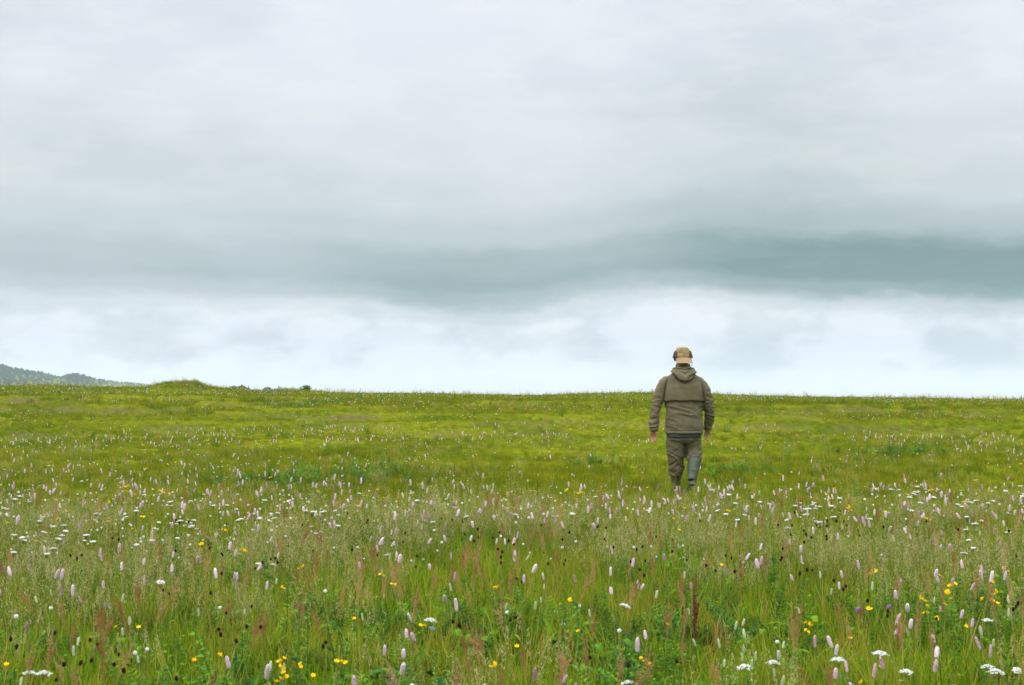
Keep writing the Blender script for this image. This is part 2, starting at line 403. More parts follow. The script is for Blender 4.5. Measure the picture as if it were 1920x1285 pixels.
# ---------------------------------------------------------------- ground
def axis_coords(n0, step, far, grow):
    a = [0.0]; s_ = step
    while a[-1] < far:
        if len(a) > n0: s_ *= grow
        a.append(a[-1] + s_)
    a[-1] = far
    return a
xa = axis_coords(110, 0.22, 2500, 1.09); xs = np.array([-v for v in xa[:0:-1]] + xa)
ya1 = axis_coords(330, 0.21, 2500, 1.05); ya0 = axis_coords(12, 0.5, 2490, 1.18)
ys = np.array([-v for v in ya0[:0:-1]] + ya1)
GX, GY = np.meshgrid(xs, ys); GZ = hgt(GX, GY)
nx, ny = len(xs), len(ys)
V = np.stack([GX.ravel(), GY.ravel(), GZ.ravel()], 1)
i = np.arange(nx * ny).reshape(ny, nx)
Q = np.stack([i[:-1, :-1].ravel(), i[:-1, 1:].ravel(), i[1:, 1:].ravel(), i[1:, :-1].ravel()], 1)
me = bpy.data.meshes.new('ground')
me.vertices.add(len(V)); me.vertices.foreach_set('co', V.ravel())
me.loops.add(Q.size); me.loops.foreach_set('vertex_index', Q.ravel().astype(np.int32))
me.polygons.add(len(Q)); me.polygons.foreach_set('loop_start', np.arange(0, Q.size, 4, dtype=np.int32))
me.update(calc_edges=True); me.polygons.foreach_set('use_smooth', [True] * len(Q)); me.materials.append(M['ground'])
tag(link('ground', me), kind='structure')

# ---------------------------------------------------------------- haze
bm = MB(); x0, x1, y0, y1, z0, z1 = -2600, 2600, -2600, 2600, float(GZ.min()) - 1.0, float(GZ.max()) + 10.0
bm.add([(x0, y0, z0), (x1, y0, z0), (x1, y1, z0), (x0, y1, z0), (x0, y0, z1), (x1, y0, z1), (x1, y1, z1), (x0, y1, z1)],
       [(3, 2, 1, 0), (4, 5, 6, 7), (0, 1, 5, 4), (1, 2, 6, 5), (2, 3, 7, 6), (3, 0, 4, 7)])
mh, hn, hl = new_mat('haze'); ho = N(hn, 'ShaderNodeOutputMaterial'); pv = N(hn, 'ShaderNodeVolumePrincipled')
pv.inputs['Color'].default_value = (0.80, 0.92, 1.0, 1); pv.inputs['Density'].default_value = 0.00020; pv.inputs['Anisotropy'].default_value = 0.1
hl.new(pv.outputs[0], ho.inputs['Volume'])
tag(link('haze', bm.mesh('haze', mh, smooth=False)), kind='stuff')

# ---------------------------------------------------------------- scattering of uncountable plants
def scatter(name, pts, scl, idx, protos, tilt=0.12, rots=None):
    n = len(pts)
    me = bpy.data.meshes.new(name); me.vertices.add(n); me.vertices.foreach_set('co', np.asarray(pts, float).ravel())
    rot = np.stack([rng.normal(0, tilt, n), rng.normal(0, tilt, n), rng.uniform(0, 6.283, n)], 1) if rots is None else rots
    a = me.attributes.new('rot', 'FLOAT_VECTOR', 'POINT'); a.data.foreach_set('vector', rot.ravel())
    a = me.attributes.new('scl', 'FLOAT', 'POINT'); a.data.foreach_set('value', np.asarray(scl, float))
    a = me.attributes.new('idx', 'INT', 'POINT'); a.data.foreach_set('value', np.asarray(idx, np.int32))
    o = link(name, me)
    ng = bpy.data.node_groups.new(name, 'GeometryNodeTree')
    ng.interface.new_socket('Geometry', in_out='INPUT', socket_type='NodeSocketGeometry')
    ng.interface.new_socket('Geometry', in_out='OUTPUT', socket_type='NodeSocketGeometry')
    gi = ng.nodes.new('NodeGroupInput'); go = ng.nodes.new('NodeGroupOutput')
    gti = ng.nodes.new('GeometryNodeGeometryToInstance')
    for k, pm in enumerate(protos):
        po = bpy.data.objects.new(name + '_source', pm)
        oi = ng.nodes.new('GeometryNodeObjectInfo'); oi.inputs['Object'].default_value = po; oi.inputs['As Instance'].default_value = False
        ng.links.new(oi.outputs['Geometry'], gti.inputs[0])
    iop = ng.nodes.new('GeometryNodeInstanceOnPoints'); iop.inputs['Pick Instance'].default_value = True
    ng.links.new(gi.outputs[0], iop.inputs['Points']); ng.links.new(gti.outputs[0], iop.inputs['Instance'])
    for nm, dt, sock in (('rot', 'FLOAT_VECTOR', 'Rotation'), ('scl', 'FLOAT', 'Scale'), ('idx', 'INT', 'Instance Index')):
        na = ng.nodes.new('GeometryNodeInputNamedAttribute'); na.data_type = dt; na.inputs[0].default_value = nm
        ng.links.new(na.outputs[0], iop.inputs[sock])
    ng.links.new(iop.outputs[0], go.inputs[0])
    md = o.modifiers.new('scatter', 'NODES'); md.node_group = ng
    return o

def field(y0, y1, dens, margin=1.0, half=0.42):
    """random ground positions across the view's width (and a good margin beside it); dens(y) per square metre"""
    out = []
    y = y0
    while y < y1:
        dy = min(0.5 if y < 20 else 1.0, y1 - y); hw = half * y + margin
        n = rng.poisson(dens(y + dy / 2) * dy * hw * 2)
        out.append(np.stack([rng.uniform(-hw, hw, n), rng.uniform(y, y + dy, n)], 1)); y += dy
    return np.concatenate(out)

def on_ground(p, dz=0.0):
    return np.stack([p[:, 0], p[:, 1], hgt(p[:, 0], p[:, 1]) + dz], 1)

# ---- grass prototypes
def grass_clump(nb, rad, l0, l1, w, curl=1.0, seg=4, mat='grass', tb=0.5, wind=0.0, lean=0.22):
    mb = MB()
    for _ in range(nb):
        r = rad * math.sqrt(random.random()); a = random.uniform(0, 6.283)
        L = random.uniform(l0, l1) * (1 - 0.25 * r / rad)
        blade(mb, r * math.cos(a), r * math.sin(a), L, w * random.uniform(.6, 1.3), random.uniform(0, 6.283),
              abs(random.gauss(0, lean)), random.uniform(0.1, 1.0) * curl, min(1, max(0, random.gauss(tb, .2))), z0=-0.02, seg=seg)
    return mb.mesh('grass_clump', M[mat])

def panicle(n, h0, h1, airy=True, dense=1.0):
    """stems with loose seed heads"""
    mb = MB()
    for _ in range(n):
        x, y = random.uniform(-.14, .14), random.uniform(-.14, .14); h = random.uniform(h0, h1)
        az = random.uniform(0, 6.28); bend = random.uniform(.02, .14) * h
        P = [np.array([x + math.cos(az) * bend * q * q, y + math.sin(az) * bend * q * q, h * q]) for q in (0, .35, .7, 1)]
        tube(mb, P, [.0011, .0010, .0008, .0005], 3, .35, 0, cap=False)
        hl_ = random.uniform(.09, .16)
        for k in range(int(26 * dense)):
            q = random.random(); zz = h - hl_ * q; spread = (.008 + .035 * q * (1 if airy else .25)) * random.random() ** .5
            th = random.uniform(0, 6.28); base = P[-1] - np.array([0, 0, hl_ * q])
            c = base + np.array([math.cos(th) * spread, math.sin(th) * spread, .012])
            s_ = random.uniform(.0022, .0042)
            d1 = np.array([random.gauss(0, 1), random.gauss(0, 1), random.gauss(0, .5)]); d1 /= np.linalg.norm(d1)
            up = np.array([random.gauss(0, .25), random.gauss(0, .25), 1.0])
            tt = min(1, max(0, random.gauss(.5, .25)))
            mb.add([c - up * s_ * 1.6, c + d1 * s_ * .6, c + up * s_ * 1.6, c - d1 * s_ * .6], [(0, 1, 2, 3)], tt, 1)
    return mb.mesh('seed_grass', [M['stem'], M['tip']])

def leaf_blade(mb, base, d, L, wd, t, droop=.5, mat=0, fold=.2):
    """broad leaf with a central fold"""
    d = np.asarray(d, float); d /= np.linalg.norm(d); s_ = np.cross(d, [0, 0, 1]); s_ /= (np.linalg.norm(s_) + 1e-9)
    n = 5; vs = []
    for i_ in range(n):
        q = i_ / (n - 1); p = np.asarray(base) + d * L * q + np.array([0, 0, -droop * L * q * q])
        wv = wd * math.sin(math.pi * min(1, q * .85 + .12)) * (1 if i_ < n - 1 else .1)
        vs += [p - s_ * wv + np.array([0, 0, fold * wv]), p, p + s_ * wv + np.array([0, 0, fold * wv])]
    fs = []
    for i_ in range(n - 1):
        a = i_ * 3; fs += [(a, a + 1, a + 4, a + 3), (a + 1, a + 2, a + 5, a + 4)]
    mb.add(vs, fs, t, mat)

def herb(kind):
    mb = MB()
    if kind == 'rosette':
        for k in range(random.randint(6, 10)):
            az = random.uniform(0, 6.28); el = random.uniform(.5, 1.4); L = random.uniform(.05, .11)
            leaf_blade(mb, (0, 0, random.uniform(.02, .12)), (math.cos(az), math.sin(az), el), L, L * .22, random.random(), .5)
    elif kind == 'fern':      # pinnate leaves
        for k in range(random.randint(4, 7)):
            az = random.uniform(0, 6.28); L = random.uniform(.14, .26); t = random.random()
            d = np.array([math.cos(az), math.sin(az), random.uniform(.9, 2.2)]); d /= np.linalg.norm(d)
            sd_ = np.cross(d, [0, 0, 1]); sd_ /= np.linalg.norm(sd_)
            pts = [d * L * q + np.array([0, 0, -.25 * L * q * q]) for q in np.linspace(0, 1, 10)]
            tube(mb, pts[::3], .0012, 3, t, 0, cap=False)
            for j, p in enumerate(pts[2:]):
                ll = .05 * (1 - j / 11) * L / .2
                for sgn in (-1, 1):
                    leaf_blade(mb, p, sd_ * sgn + d * .5, ll, ll * .22, min(1, max(0, t + random.gauss(0, .15))), .2)
    else:                      # leafy stem
        for k in range(3):
            h = random.uniform(.18, .34); x, y = random.uniform(-.05, .05), random.uniform(-.05, .05)
            tube(mb, [(x, y, 0), (x, y, h * .5), (x + .01, y, h)], .0015, 3, .5, 0, cap=False)
            for j in range(12):
                q = .2 + .8 * j / 12; az = j * 2.4 + k
                leaf_blade(mb, (x, y, h * q), (math.cos(az), math.sin(az), .8), .045 * (1.3 - q * .7), .011, random.random(), .5)
    return mb.mesh('herb', M['herb'])

# ---- height and mood of the plant cover along the meadow
def tallness(x, y):
    edge = 14.3 + 1.2 * noise3(x * .5, y * 0, 0, 40) + 0.4 * noise3(x * 2.1, y * 0, 0, 41)
    t = 1 - sstep(edge - 1.8, edge + 1.9, y)
    mid = 0.42 * (1 - sstep(22.5, 27.0, y + 1.5 * noise3(x * .3, y * .3, 0, 42)))
    farr = 0.26 + 0.18 * sstep(33, 44, y)
    return np.maximum(np.maximum(t, mid), farr)

# foreground tall grass
P1 = [grass_clump(36, .13, .20, .46, .0056, 1.0, 5, 'grass', tb) for tb in (.25, .35, .45, .5, .6, .7)] + \
     [grass_clump(26, .10, .28, .56, .0036, .7, 5, 'grass', tb) for tb in (.35, .5, .65)] + \
     [grass_clump(44, .15, .12, .30, .0085, 1.3, 4, 'grass', tb) for tb in (.2, .35, .5)]
p = field(2.6, 15.0, lambda y: 24 if y < 6.5 else (34 if y < 9 else 38), 1.2)
tl = tallness(p[:, 0], p[:, 1])
patch = fbm(p[:, 0] * .5, p[:, 1] * .9, 0, 50, 3)
idx = np.where(rng.random(len(p)) < .34, rng.integers(9, 12, len(p)), np.where(rng.random(len(p)) < .3, rng.integers(6, 9, len(p)), np.clip((patch + .5) * 6 + rng.normal(0, 1, len(p)), 0, 5).astype(int)))
scl = (0.45 + 0.50 * tl) * rng.uniform(.75, 1.15, len(p)) * (1 + .18 * patch)
g1 = scatter('grass', on_ground(p), scl, idx, P1); tag(g1, 'tall green grass of the near meadow in front of the man', 'grass', kind='stuff')

# middle and far turf
P2 = [grass_clump(70, .22, .10, .30, .0060, 1.2, 3, 'turf', tb, lean=.35) for tb in (.2, .35, .45, .55, .65)] + \
     [grass_clump(26, .18, .22, .48, .0045, .8, 3, 'turf', tb) for tb in (.45, .65)]
p = field(12.6, 84.0, lambda y: 40 if y < 20 else (26 if y < 30 else (17 if y < 48 else 13)), 2.0)
tl = tallness(p[:, 0], p[:, 1]); n = len(p)
bare = fbm(p[:, 0] * .35, p[:, 1] * .8, 0, 60, 3)
keep = ~((bare > .94) & (p[:, 1] > 26) & (p[:, 1] < 48) & (rng.random(n) < .75)); p = p[keep]; tl = tl[keep]
face = hgt(p[:, 0], p[:, 1] + .14) - hgt(p[:, 0], p[:, 1] - .14)
keep = ~((face > .060) & (noise3(p[:, 0] * 1.3, p[:, 1] * 1.3, 0, 68) > .0) & (rng.random(len(p)) < .6)); p = p[keep]; tl = tl[keep]; n = len(p)
patch = fbm(p[:, 0] * .22, p[:, 1] * .45, 0, 61, 4)
idx = np.where(rng.random(n) < .10 + .25 * (tl > .38) + .3 * sstep(56, 66, p[:, 1]), rng.integers(5, 7, n), np.clip((patch + .5) * 5 + rng.normal(0, .8, n), 0, 4).astype(int))
scl = (0.31 + 1.1 * (tl - .26)) * rng.uniform(.7, 1.25, n) * (1 + .35 * patch); scl = np.clip(scl, .2, .95) * (1 + .15 * (p[:, 1] > 36)) * (1 - .48 * sstep(46, 56, p[:, 1]))
g2 = scatter('turf_grass', on_ground(p), scl, idx, P2); tag(g2, 'shorter green grass of the meadow rising to the skyline', 'grass', kind='stuff')

# coarse tussocks and dry stalks through the turf
P2t = [grass_clump(60, .12, .20, .42, .0060, 1.1, 3, 'grass', tb, lean=.4) for tb in (.1, .25, .8)]
p = field(14.0, 76.0, lambda y: 3.2 if y < 30 else 1.8, 2.0); pt = fbm(p[:, 0] * .3, p[:, 1] * .6, 0, 66, 3)
p = p[rng.random(len(p)) < sstep(-.15, .35, pt) + .1]; n = len(p)
g2t = scatter('tussocks', on_ground(p), rng.uniform(.28, .62, n), rng.integers(0, 3, n), P2t, .2)
tag(g2t, 'darker tussocks of coarse grass through the short turf', 'grass', kind='stuff')
# seed heads and dry stems
P3 = [panicle(9, .34, .52), panicle(12, .30, .48), panicle(7, .40, .60), panicle(9, .34, .52, False, 1.3)]
def dseed(y): return 6 if y < 6.5 else (14 if y < 9 else (26 if y < 14 else 5))
p = field(3.0, 26.0, dseed, 1.2); pt = fbm(p[:, 0] * .7, p[:, 1] * .7, 0, 70, 3)
p = p[rng.random(len(p)) < sstep(-.25, .3, pt)]; tl = tallness(p[:, 0], p[:, 1]); n = len(p)
g3 = scatter('seed_grass', on_ground(p), (.35 + .58 * tl) * rng.uniform(.8, 1.15, n), rng.integers(0, 4, n), P3, .08)
tag(g3, 'airy beige seed heads of fine grasses above the near meadow', 'grass', kind='stuff')
# skyline wisps
P3b = [panicle(3, .26, .5), panicle(2, .3, .55)]
p = field(58, 76, lambda y: 1.6, 2.0); n = len(p)
g3b = scatter('skyline_grass', on_ground(p), rng.uniform(.35, .7, n), rng.integers(0, 2, n), P3b, .08)
tag(g3b, 'thin seeding grass stalks along the skyline', 'grass', kind='stuff')

# stalks and blades standing round the man's boots
mxy = ((1281.5 - 960) / FPX * 17.4, 17.4)
pb = np.concatenate([np.stack([rng.normal(mxy[0], .55, 90), rng.uniform(15.0, 18.6, 90)], 1), np.stack([rng.uniform(-7, 7, 260), rng.uniform(14.4, 17.5, 260)], 1)]); nb_ = len(pb)
gb = scatter('boot_grass', on_ground(pb), rng.uniform(.42, .75, nb_), rng.integers(0, 9, nb_), P1, .12)
tag(gb, 'longer grass round the boots of the man', 'grass', kind='stuff')
P3c = [grass_clump(9, .10, .2, .42, .010, .6, 3, 'turf', tb, lean=.3) for tb in (.4, .7, .95)]
p = field(60, 74, lambda y: 1.0, 2.0); pt = fbm(p[:, 0] * .5, p[:, 1] * .3, 0, 74, 2); p = p[rng.random(len(p)) < sstep(-.3, .3, pt)]; n = len(p)
g3c = scatter('skyline_tufts', on_ground(p), rng.uniform(.5, 1.15, n), rng.integers(0, 3, n), P3c, .15)
tag(g3c, 'uneven tufts of longer grass along the skyline', 'grass', kind='stuff')
# leafy herbs
P4 = [herb('rosette'), herb('rosette'), herb('fern'), herb('fern'), herb('fern'), herb('stem'), herb('stem'), herb('fern'), herb('fern')]
p = field(3.0, 12.0, lambda y: 62 if y < 6.8 else (28 if y < 9 else 10), 1.0); pt = fbm(p[:, 0] * .9, p[:, 1] * .9, 0, 80, 3)
p = p[rng.random(len(p)) < sstep(-.35, .25, pt)]; n = len(p)
g4 = scatter('leafy_herbs', on_ground(p), rng.uniform(.8, 1.5, n), rng.integers(0, len(P4), n), P4, .2)
tag(g4, 'dark leafy herbs and ferny leaves among the near grass', 'ground cover', kind='stuff')
# dark leafy patches further off
pp = []
for (u, v, r_, k) in ((1680, 843, .45, 60), (510, 897, .5, 60), (540, 890, .3, 30), (735, 885, .4, 34), (620, 752, .9, 50), (1700, 772, .9, 40), (1110, 862, .2, 12), (1400, 880, .4, 24), (650, 880, .6, 40)):
    cx, cy = at_px(u, v, .08)
    pp.append(np.stack([rng.normal(cx, r_, k), rng.normal(cy, r_ * .9, k)], 1))
pp = np.concatenate(pp); n = len(pp)
# ragged grass on the mound and the little rises of the skyline
pm = np.concatenate([np.stack([rng.normal(-14.6, 1.1, 420), rng.normal(63.6, .9, 420)], 1), np.stack([rng.normal(-10.2, .6, 120), rng.normal(64.6, .6, 120)], 1), np.stack([rng.uniform(-26, -9, 260), rng.normal(66, 1.5, 260)], 1)])
nm = len(pm)
gm = scatter('mound_grass', on_ground(pm), rng.uniform(.25, .75, nm), rng.integers(0, 7, nm), P2, .3)
tag(gm, 'ragged tufts of grass on the mound and rises of the left skyline', 'grass', kind='stuff')
g5 = scatter('leafy_weeds', on_ground(pp), rng.uniform(.5, .95, n), rng.integers(0, 7, n), P4, .3)
tag(g5, 'dark green weed patches in the short grass beyond the tall meadow', 'ground cover', kind='stuff')

# ---------------------------------------------------------------- flowers
def stem_pts(h, bend, az=0.0, n=5):
    return [np.array([math.cos(az) * bend * q * q, math.sin(az) * bend * q * q, h * q]) for q in np.linspace(0, 1, n)]

def bistort_head(mb, base, ax, L, r, t, mat=0, nf=150, rg=random):
    """cylindrical spike of small crowded florets"""
    ax = np.asarray(ax, float); ax /= np.linalg.norm(ax)
    a = np.cross(ax, [0.3, 1, 0]); a /= np.linalg.norm(a); b = np.cross(ax, a)
    blob(mb, base + ax * L * .5, (r * .72, r * .72, L * .5), t, mat, 8, 7, .05, ax)
    for k in range(nf):
        q = (k + .5) / nf; th = k * 2.39996
        rr = r * (math.sin(math.pi * min(1, .12 + .80 * q)) ** .45 if q < .9 else .62 * (1 - (q - .9) * 5))
        c = base + ax * L * q + (a * math.cos(th) + b * math.sin(th)) * max(rr, .001) * .82
        s_ = r * .36 * rg.uniform(.7, 1.2)
        blob(mb, c, (s_, s_, s_ * 1.2), min(1, max(0, t + rg.gauss(0, .16))), mat, 4, 3, .1)
    return mb

def stem_mesh(P, r=.0016, leaves=0):
    mb = MB(); tube(mb, P, [r, r, r * .9, r * .8, r * .7][:len(P)], 5, random.uniform(.2, .9), 0)
    for k in range(leaves):
        q = .15 + .18 * k; az = random.uniform(0, 6.28); p = P[0] + (P[-1] - P[0]) * q
        leaf_blade(mb, p, (math.cos(az), math.sin(az), 1.2), .07, .008, random.random(), .5)
    return mb.mesh('stem', M['stem'])

KINDS = {}      # kind -> list of (stem mesh, head mesh, single mesh, height of the head centre, tint word)
def variant(kind, P, fill, mats, H, word, leaves=0, r=.0016):
    hb = MB(); fill(hb); head = hb.mesh('flower_head', mats)
    st = stem_mesh(P, r, leaves)
    one = MB(); tube(one, P, r, 3, .5, 0, cap=False)
    fill2 = MB(); fill(fill2)
    off = one.n
    V_ = np.concatenate(fill2.v); one.add(V_, fill2.f, np.concatenate(fill2.t)); one.m[-len(fill2.f):] = [q + 1 for q in fill2.m]
    single = one.mesh(kind, [M['stem']] + mats)
    KINDS.setdefault(kind, []).append((st, head, single, H, word))

def top_axis(P):
    d = P[-1] - P[-2]; return d / np.linalg.norm(d)

for word, t in (('pale pink', .12), ('pale pink', .3), ('soft pink', .5), ('soft pink', .62), ('deep pink', .85), ('pale pink', .2), ('soft pink', .55), ('deep pink', .80), ('faded brownish pink', .98), ('small pale pink', .15)):
    h = random.uniform(.42, .50); P = stem_pts(h, random.uniform(.0, .07), random.uniform(0, 6.28))
    L, r_ = random.uniform(.038, .056), random.uniform(.0072, .0092)
    if word == 'deep pink': r_ *= .85
    if word[:5] in ('small', 'faded'): L *= .68; r_ *= .85
    sd_ = random.randint(0, 999)
    def fill(mb, P=P, L=L, r_=r_, t=t, sd_=sd_):
        bistort_head(mb, P[-1] - top_axis(P) * .003, top_axis(P) + np.array([random.Random(sd_).uniform(-.25, .25), 0, 0]), L, r_, t, 0, 92, random.Random(sd_))
    variant('bistort', P, fill, [M['pink']], h + L * .5, word, 2)

for k in range(6):      # flat white umbels
    h = random.uniform(.38, .48); P = stem_pts(h - .035, random.uniform(0, .05), random.uniform(0, 6.28)); W = (.013, .016, .018, .024, .028, .031)[k]; sd_ = random.randint(0, 999)
    def fill(mb, P=P, W=W, sd_=sd_):
        rg = random.Random(sd_); top = P[-1]
        for j in range(17):
            a = j * 2.4; rr = W * math.sqrt((j + .3) / 17); c = top + np.array([rr * math.cos(a), rr * math.sin(a), .035 - rr * rr * 14 + rg.uniform(-.002, .002)])
            tube(mb, [top, (top + c) / 2 + np.array([0, 0, -.003]), c], .0005, 3, .5, 1, cap=False)
            for _ in range(8):
                o = np.array([rg.gauss(0, 1), rg.gauss(0, 1), rg.gauss(0, .4)]) * .0038
                blob(mb, c + o, (.0027, .0027, .0016), rg.random(), 0, 4, 3, .2)
    variant('umbel', P, fill, [M['white'], M['stem']], h, ('broad white' if W > .023 else 'small white'), 2)

for k in range(3):      # white clover-like balls
    h = random.uniform(.34, .42); P = stem_pts(h, .03, random.uniform(0, 6.28)); sd_ = random.randint(0, 999)
    def fill(mb, P=P, sd_=sd_):
        rg = random.Random(sd_); c = P[-1] + np.array([0, 0, .006])
        blob(mb, c, .0075, .4, 0, 6, 5)
        for j in range(60):
            z = 1 - 2 * (j + .5) / 60; a = j * 2.4; q = math.sqrt(1 - z * z)
            d = np.array([q * math.cos(a), q * math.sin(a), z]); blob(mb, c + d * .0072, (.0018, .0018, .0034), rg.random(), 0, 4, 3, .1, d)
    variant('clover', P, fill, [M['white']], h + .006, 'round white')

for k in range(6):      # yellow buttercups and hawkbits, one to three heads
    h = random.uniform(.34, .44); P = stem_pts(h, random.uniform(0, .05), random.uniform(0, 6.28)); sd_ = random.randint(0, 999); nh = 1 + k % 3
    def fill(mb, P=P, sd_=sd_, nh=nh):
        rg = random.Random(sd_)
        for j in range(nh):
            az = rg.uniform(0, 6.28); top = P[-1] + (np.array([math.cos(az) * .022, math.sin(az) * .022, rg.uniform(-.01, .012)]) if j else 0)
            if j: tube(mb, [P[-2], (P[-2] + top) / 2, top], .0008, 3, .5, 1, cap=False)
            tl_ = np.array([rg.gauss(0, .6), rg.gauss(0, .6), 1]); tl_ /= np.linalg.norm(tl_)
            a = np.cross(tl_, [0.2, 1, 0]); a /= np.linalg.norm(a); b = np.cross(tl_, a)
            for q in range(6):
                th = q * 6.283 / 6; d = a * math.cos(th) + b * math.sin(th); s_ = -a * math.sin(th) + b * math.cos(th); L = .013
                mb.add([top, top + d * L * .55 + s_ * .0055 + tl_ * .0045, top + d * L * .85 + tl_ * .0105, top + d * L * .55 - s_ * .0055 + tl_ * .0045], [(0, 1, 2, 3)], rg.random(), 0)
            blob(mb, top + tl_ * .004, (.0055, .0055, .0045), .1, 0, 5, 3)
    variant('buttercup', P, fill, [M['yellow'], M['stem']], h, ('single yellow', 'twin yellow', 'clustered yellow')[k % 3])

for k in range(6):      # dark burnet heads on wiry branches
    h = random.uniform(.42, .52); P = stem_pts(h, random.uniform(0, .06), random.uniform(0, 6.28)); sd_ = random.randint(0, 999); nh = (1, 1, 2)[k % 3]
    def fill(mb, P=P, sd_=sd_, nh=nh):
        rg = random.Random(sd_)
        for j in range(nh):
            az = rg.uniform(0, 6.28); top = P[-1] + (np.array([math.cos(az) * .035, math.sin(az) * .035, rg.uniform(-.05, .01)]) if j else 0)
            if j: tube(mb, [P[-2], P[-2] * .4 + top * .6 + np.array([0, 0, -.01]), top], .0007, 3, .5, 1, cap=False)
            c = top + np.array([0, 0, .006]); L = rg.uniform(.007, .0105)
            blob(mb, c, (.0052, .0052, L * .9), .4, 0, 6, 5)
            for i_ in range(44):
                z = 1 - 2 * (i_ + .5) / 44; a = i_ * 2.4; q = math.sqrt(1 - z * z); d = np.array([q * math.cos(a) * .0062, q * math.sin(a) * .0062, z * L])
                blob(mb, c + d, .0016, rg.random(), 0, 4, 3, .2)
    variant('burnet', P, fill, [M['burnet'], M['stem']], h + .004, ('small dark maroon', 'dark maroon', 'paired dark maroon')[k % 3], 0, .0011)

for k in range(6):      # rusty sorrel spikes
    h = random.uniform(.42, .60); P = stem_pts(h * .68, random.uniform(0, .04), random.uniform(0, 6.28)); sd_ = random.randint(0, 999); t = (.15, .4, .6, .85, .3, .75)[k]
    def fill(mb, P=P, sd_=sd_, h=h, t=t):
        rg = random.Random(sd_); ax = top_axis(P); L = h * .36
        for br in range(4 if sd_ % 2 else 2):
            az = rg.uniform(0, 6.28); st = P[-1] + ax * L * .16 * br * (1 if br else 0); end = P[-1] + ax * L * (1 - .12 * br) + np.array([math.cos(az), math.sin(az), 0]) * (.022 if br else 0)
            tube(mb, [st, (st * .5 + end * .5) + np.array([math.cos(az), math.sin(az), 0]) * (.006 if br else 0), end], .0008, 3, .6, 0, cap=False)
            for j in range(84):
                q = rg.random(); c = st + (end - st) * q + np.array([rg.gauss(0, 1), rg.gauss(0, 1), 0]) * .0055 * (1.15 - q)
                s_ = rg.uniform(.0016, .0030); d1 = np.array([rg.gauss(0, 1), rg.gauss(0, 1), 0]); d1 /= np.linalg.norm(d1)
                mb.add([c - np.array([0, 0, s_]), c + d1 * s_, c + np.array([0, 0, s_]), c - d1 * s_], [(0, 1, 2, 3)], min(1, max(0, t + rg.gauss(0, .2))), 0)
    variant('sorrel', P, fill, [M['sorrel']], h * .86, ('rusty red', 'brick red', 'tawny', 'sandy brown', 'rusty red', 'sandy brown')[k], 0, .0015)

for k in range(4):      # cream plantain and young bistort spikes
    h = random.uniform(.36, .44); P = stem_pts(h, random.uniform(0, .05), random.uniform(0, 6.28)); sd_ = random.randint(0, 999)
    def fill(mb, P=P, sd_=sd_):
        rg = random.Random(sd_); bistort_head(mb, P[-1], top_axis(P), rg.uniform(.026, .038), .0052, rg.uniform(.2, .8), 0, 60, rg)
    variant('plantain', P, fill, [M['cream']], h + .015, 'greenish cream')

for k in range(2):      # tiny blue flowers
    h = random.uniform(.26, .32); P = stem_pts(h, .03, random.uniform(0, 6.28)); sd_ = random.randint(0, 999)
    def fill(mb, P=P, sd_=sd_):
        rg = random.Random(sd_)
        for j in range(7):
            c = P[-1] + np.array([rg.gauss(0, .010), rg.gauss(0, .010), rg.gauss(0, .005)])
            blob(mb, c, (.0042, .0042, .0014), rg.random(), 0, 5, 3, .1)
    variant('forget_me_not', P, fill, [M['blue']], h, 'tiny blue')

def fillp(mb):
    rg = random.Random(5)
    for j in range(70):
        z = 1 - 2 * (j + .5) / 70; a = j * 2.4; q = math.sqrt(1 - z * z); d = np.array([q * math.cos(a), q * math.sin(a), z])
        blob(mb, np.array([0, .0, .406]) + d * .011, (.0024, .0024, .005), rg.random(), 0, 4, 3, .1, d)
variant('thistle', stem_pts(.40, 0), fillp, [M['purple']], .406, 'round purple')

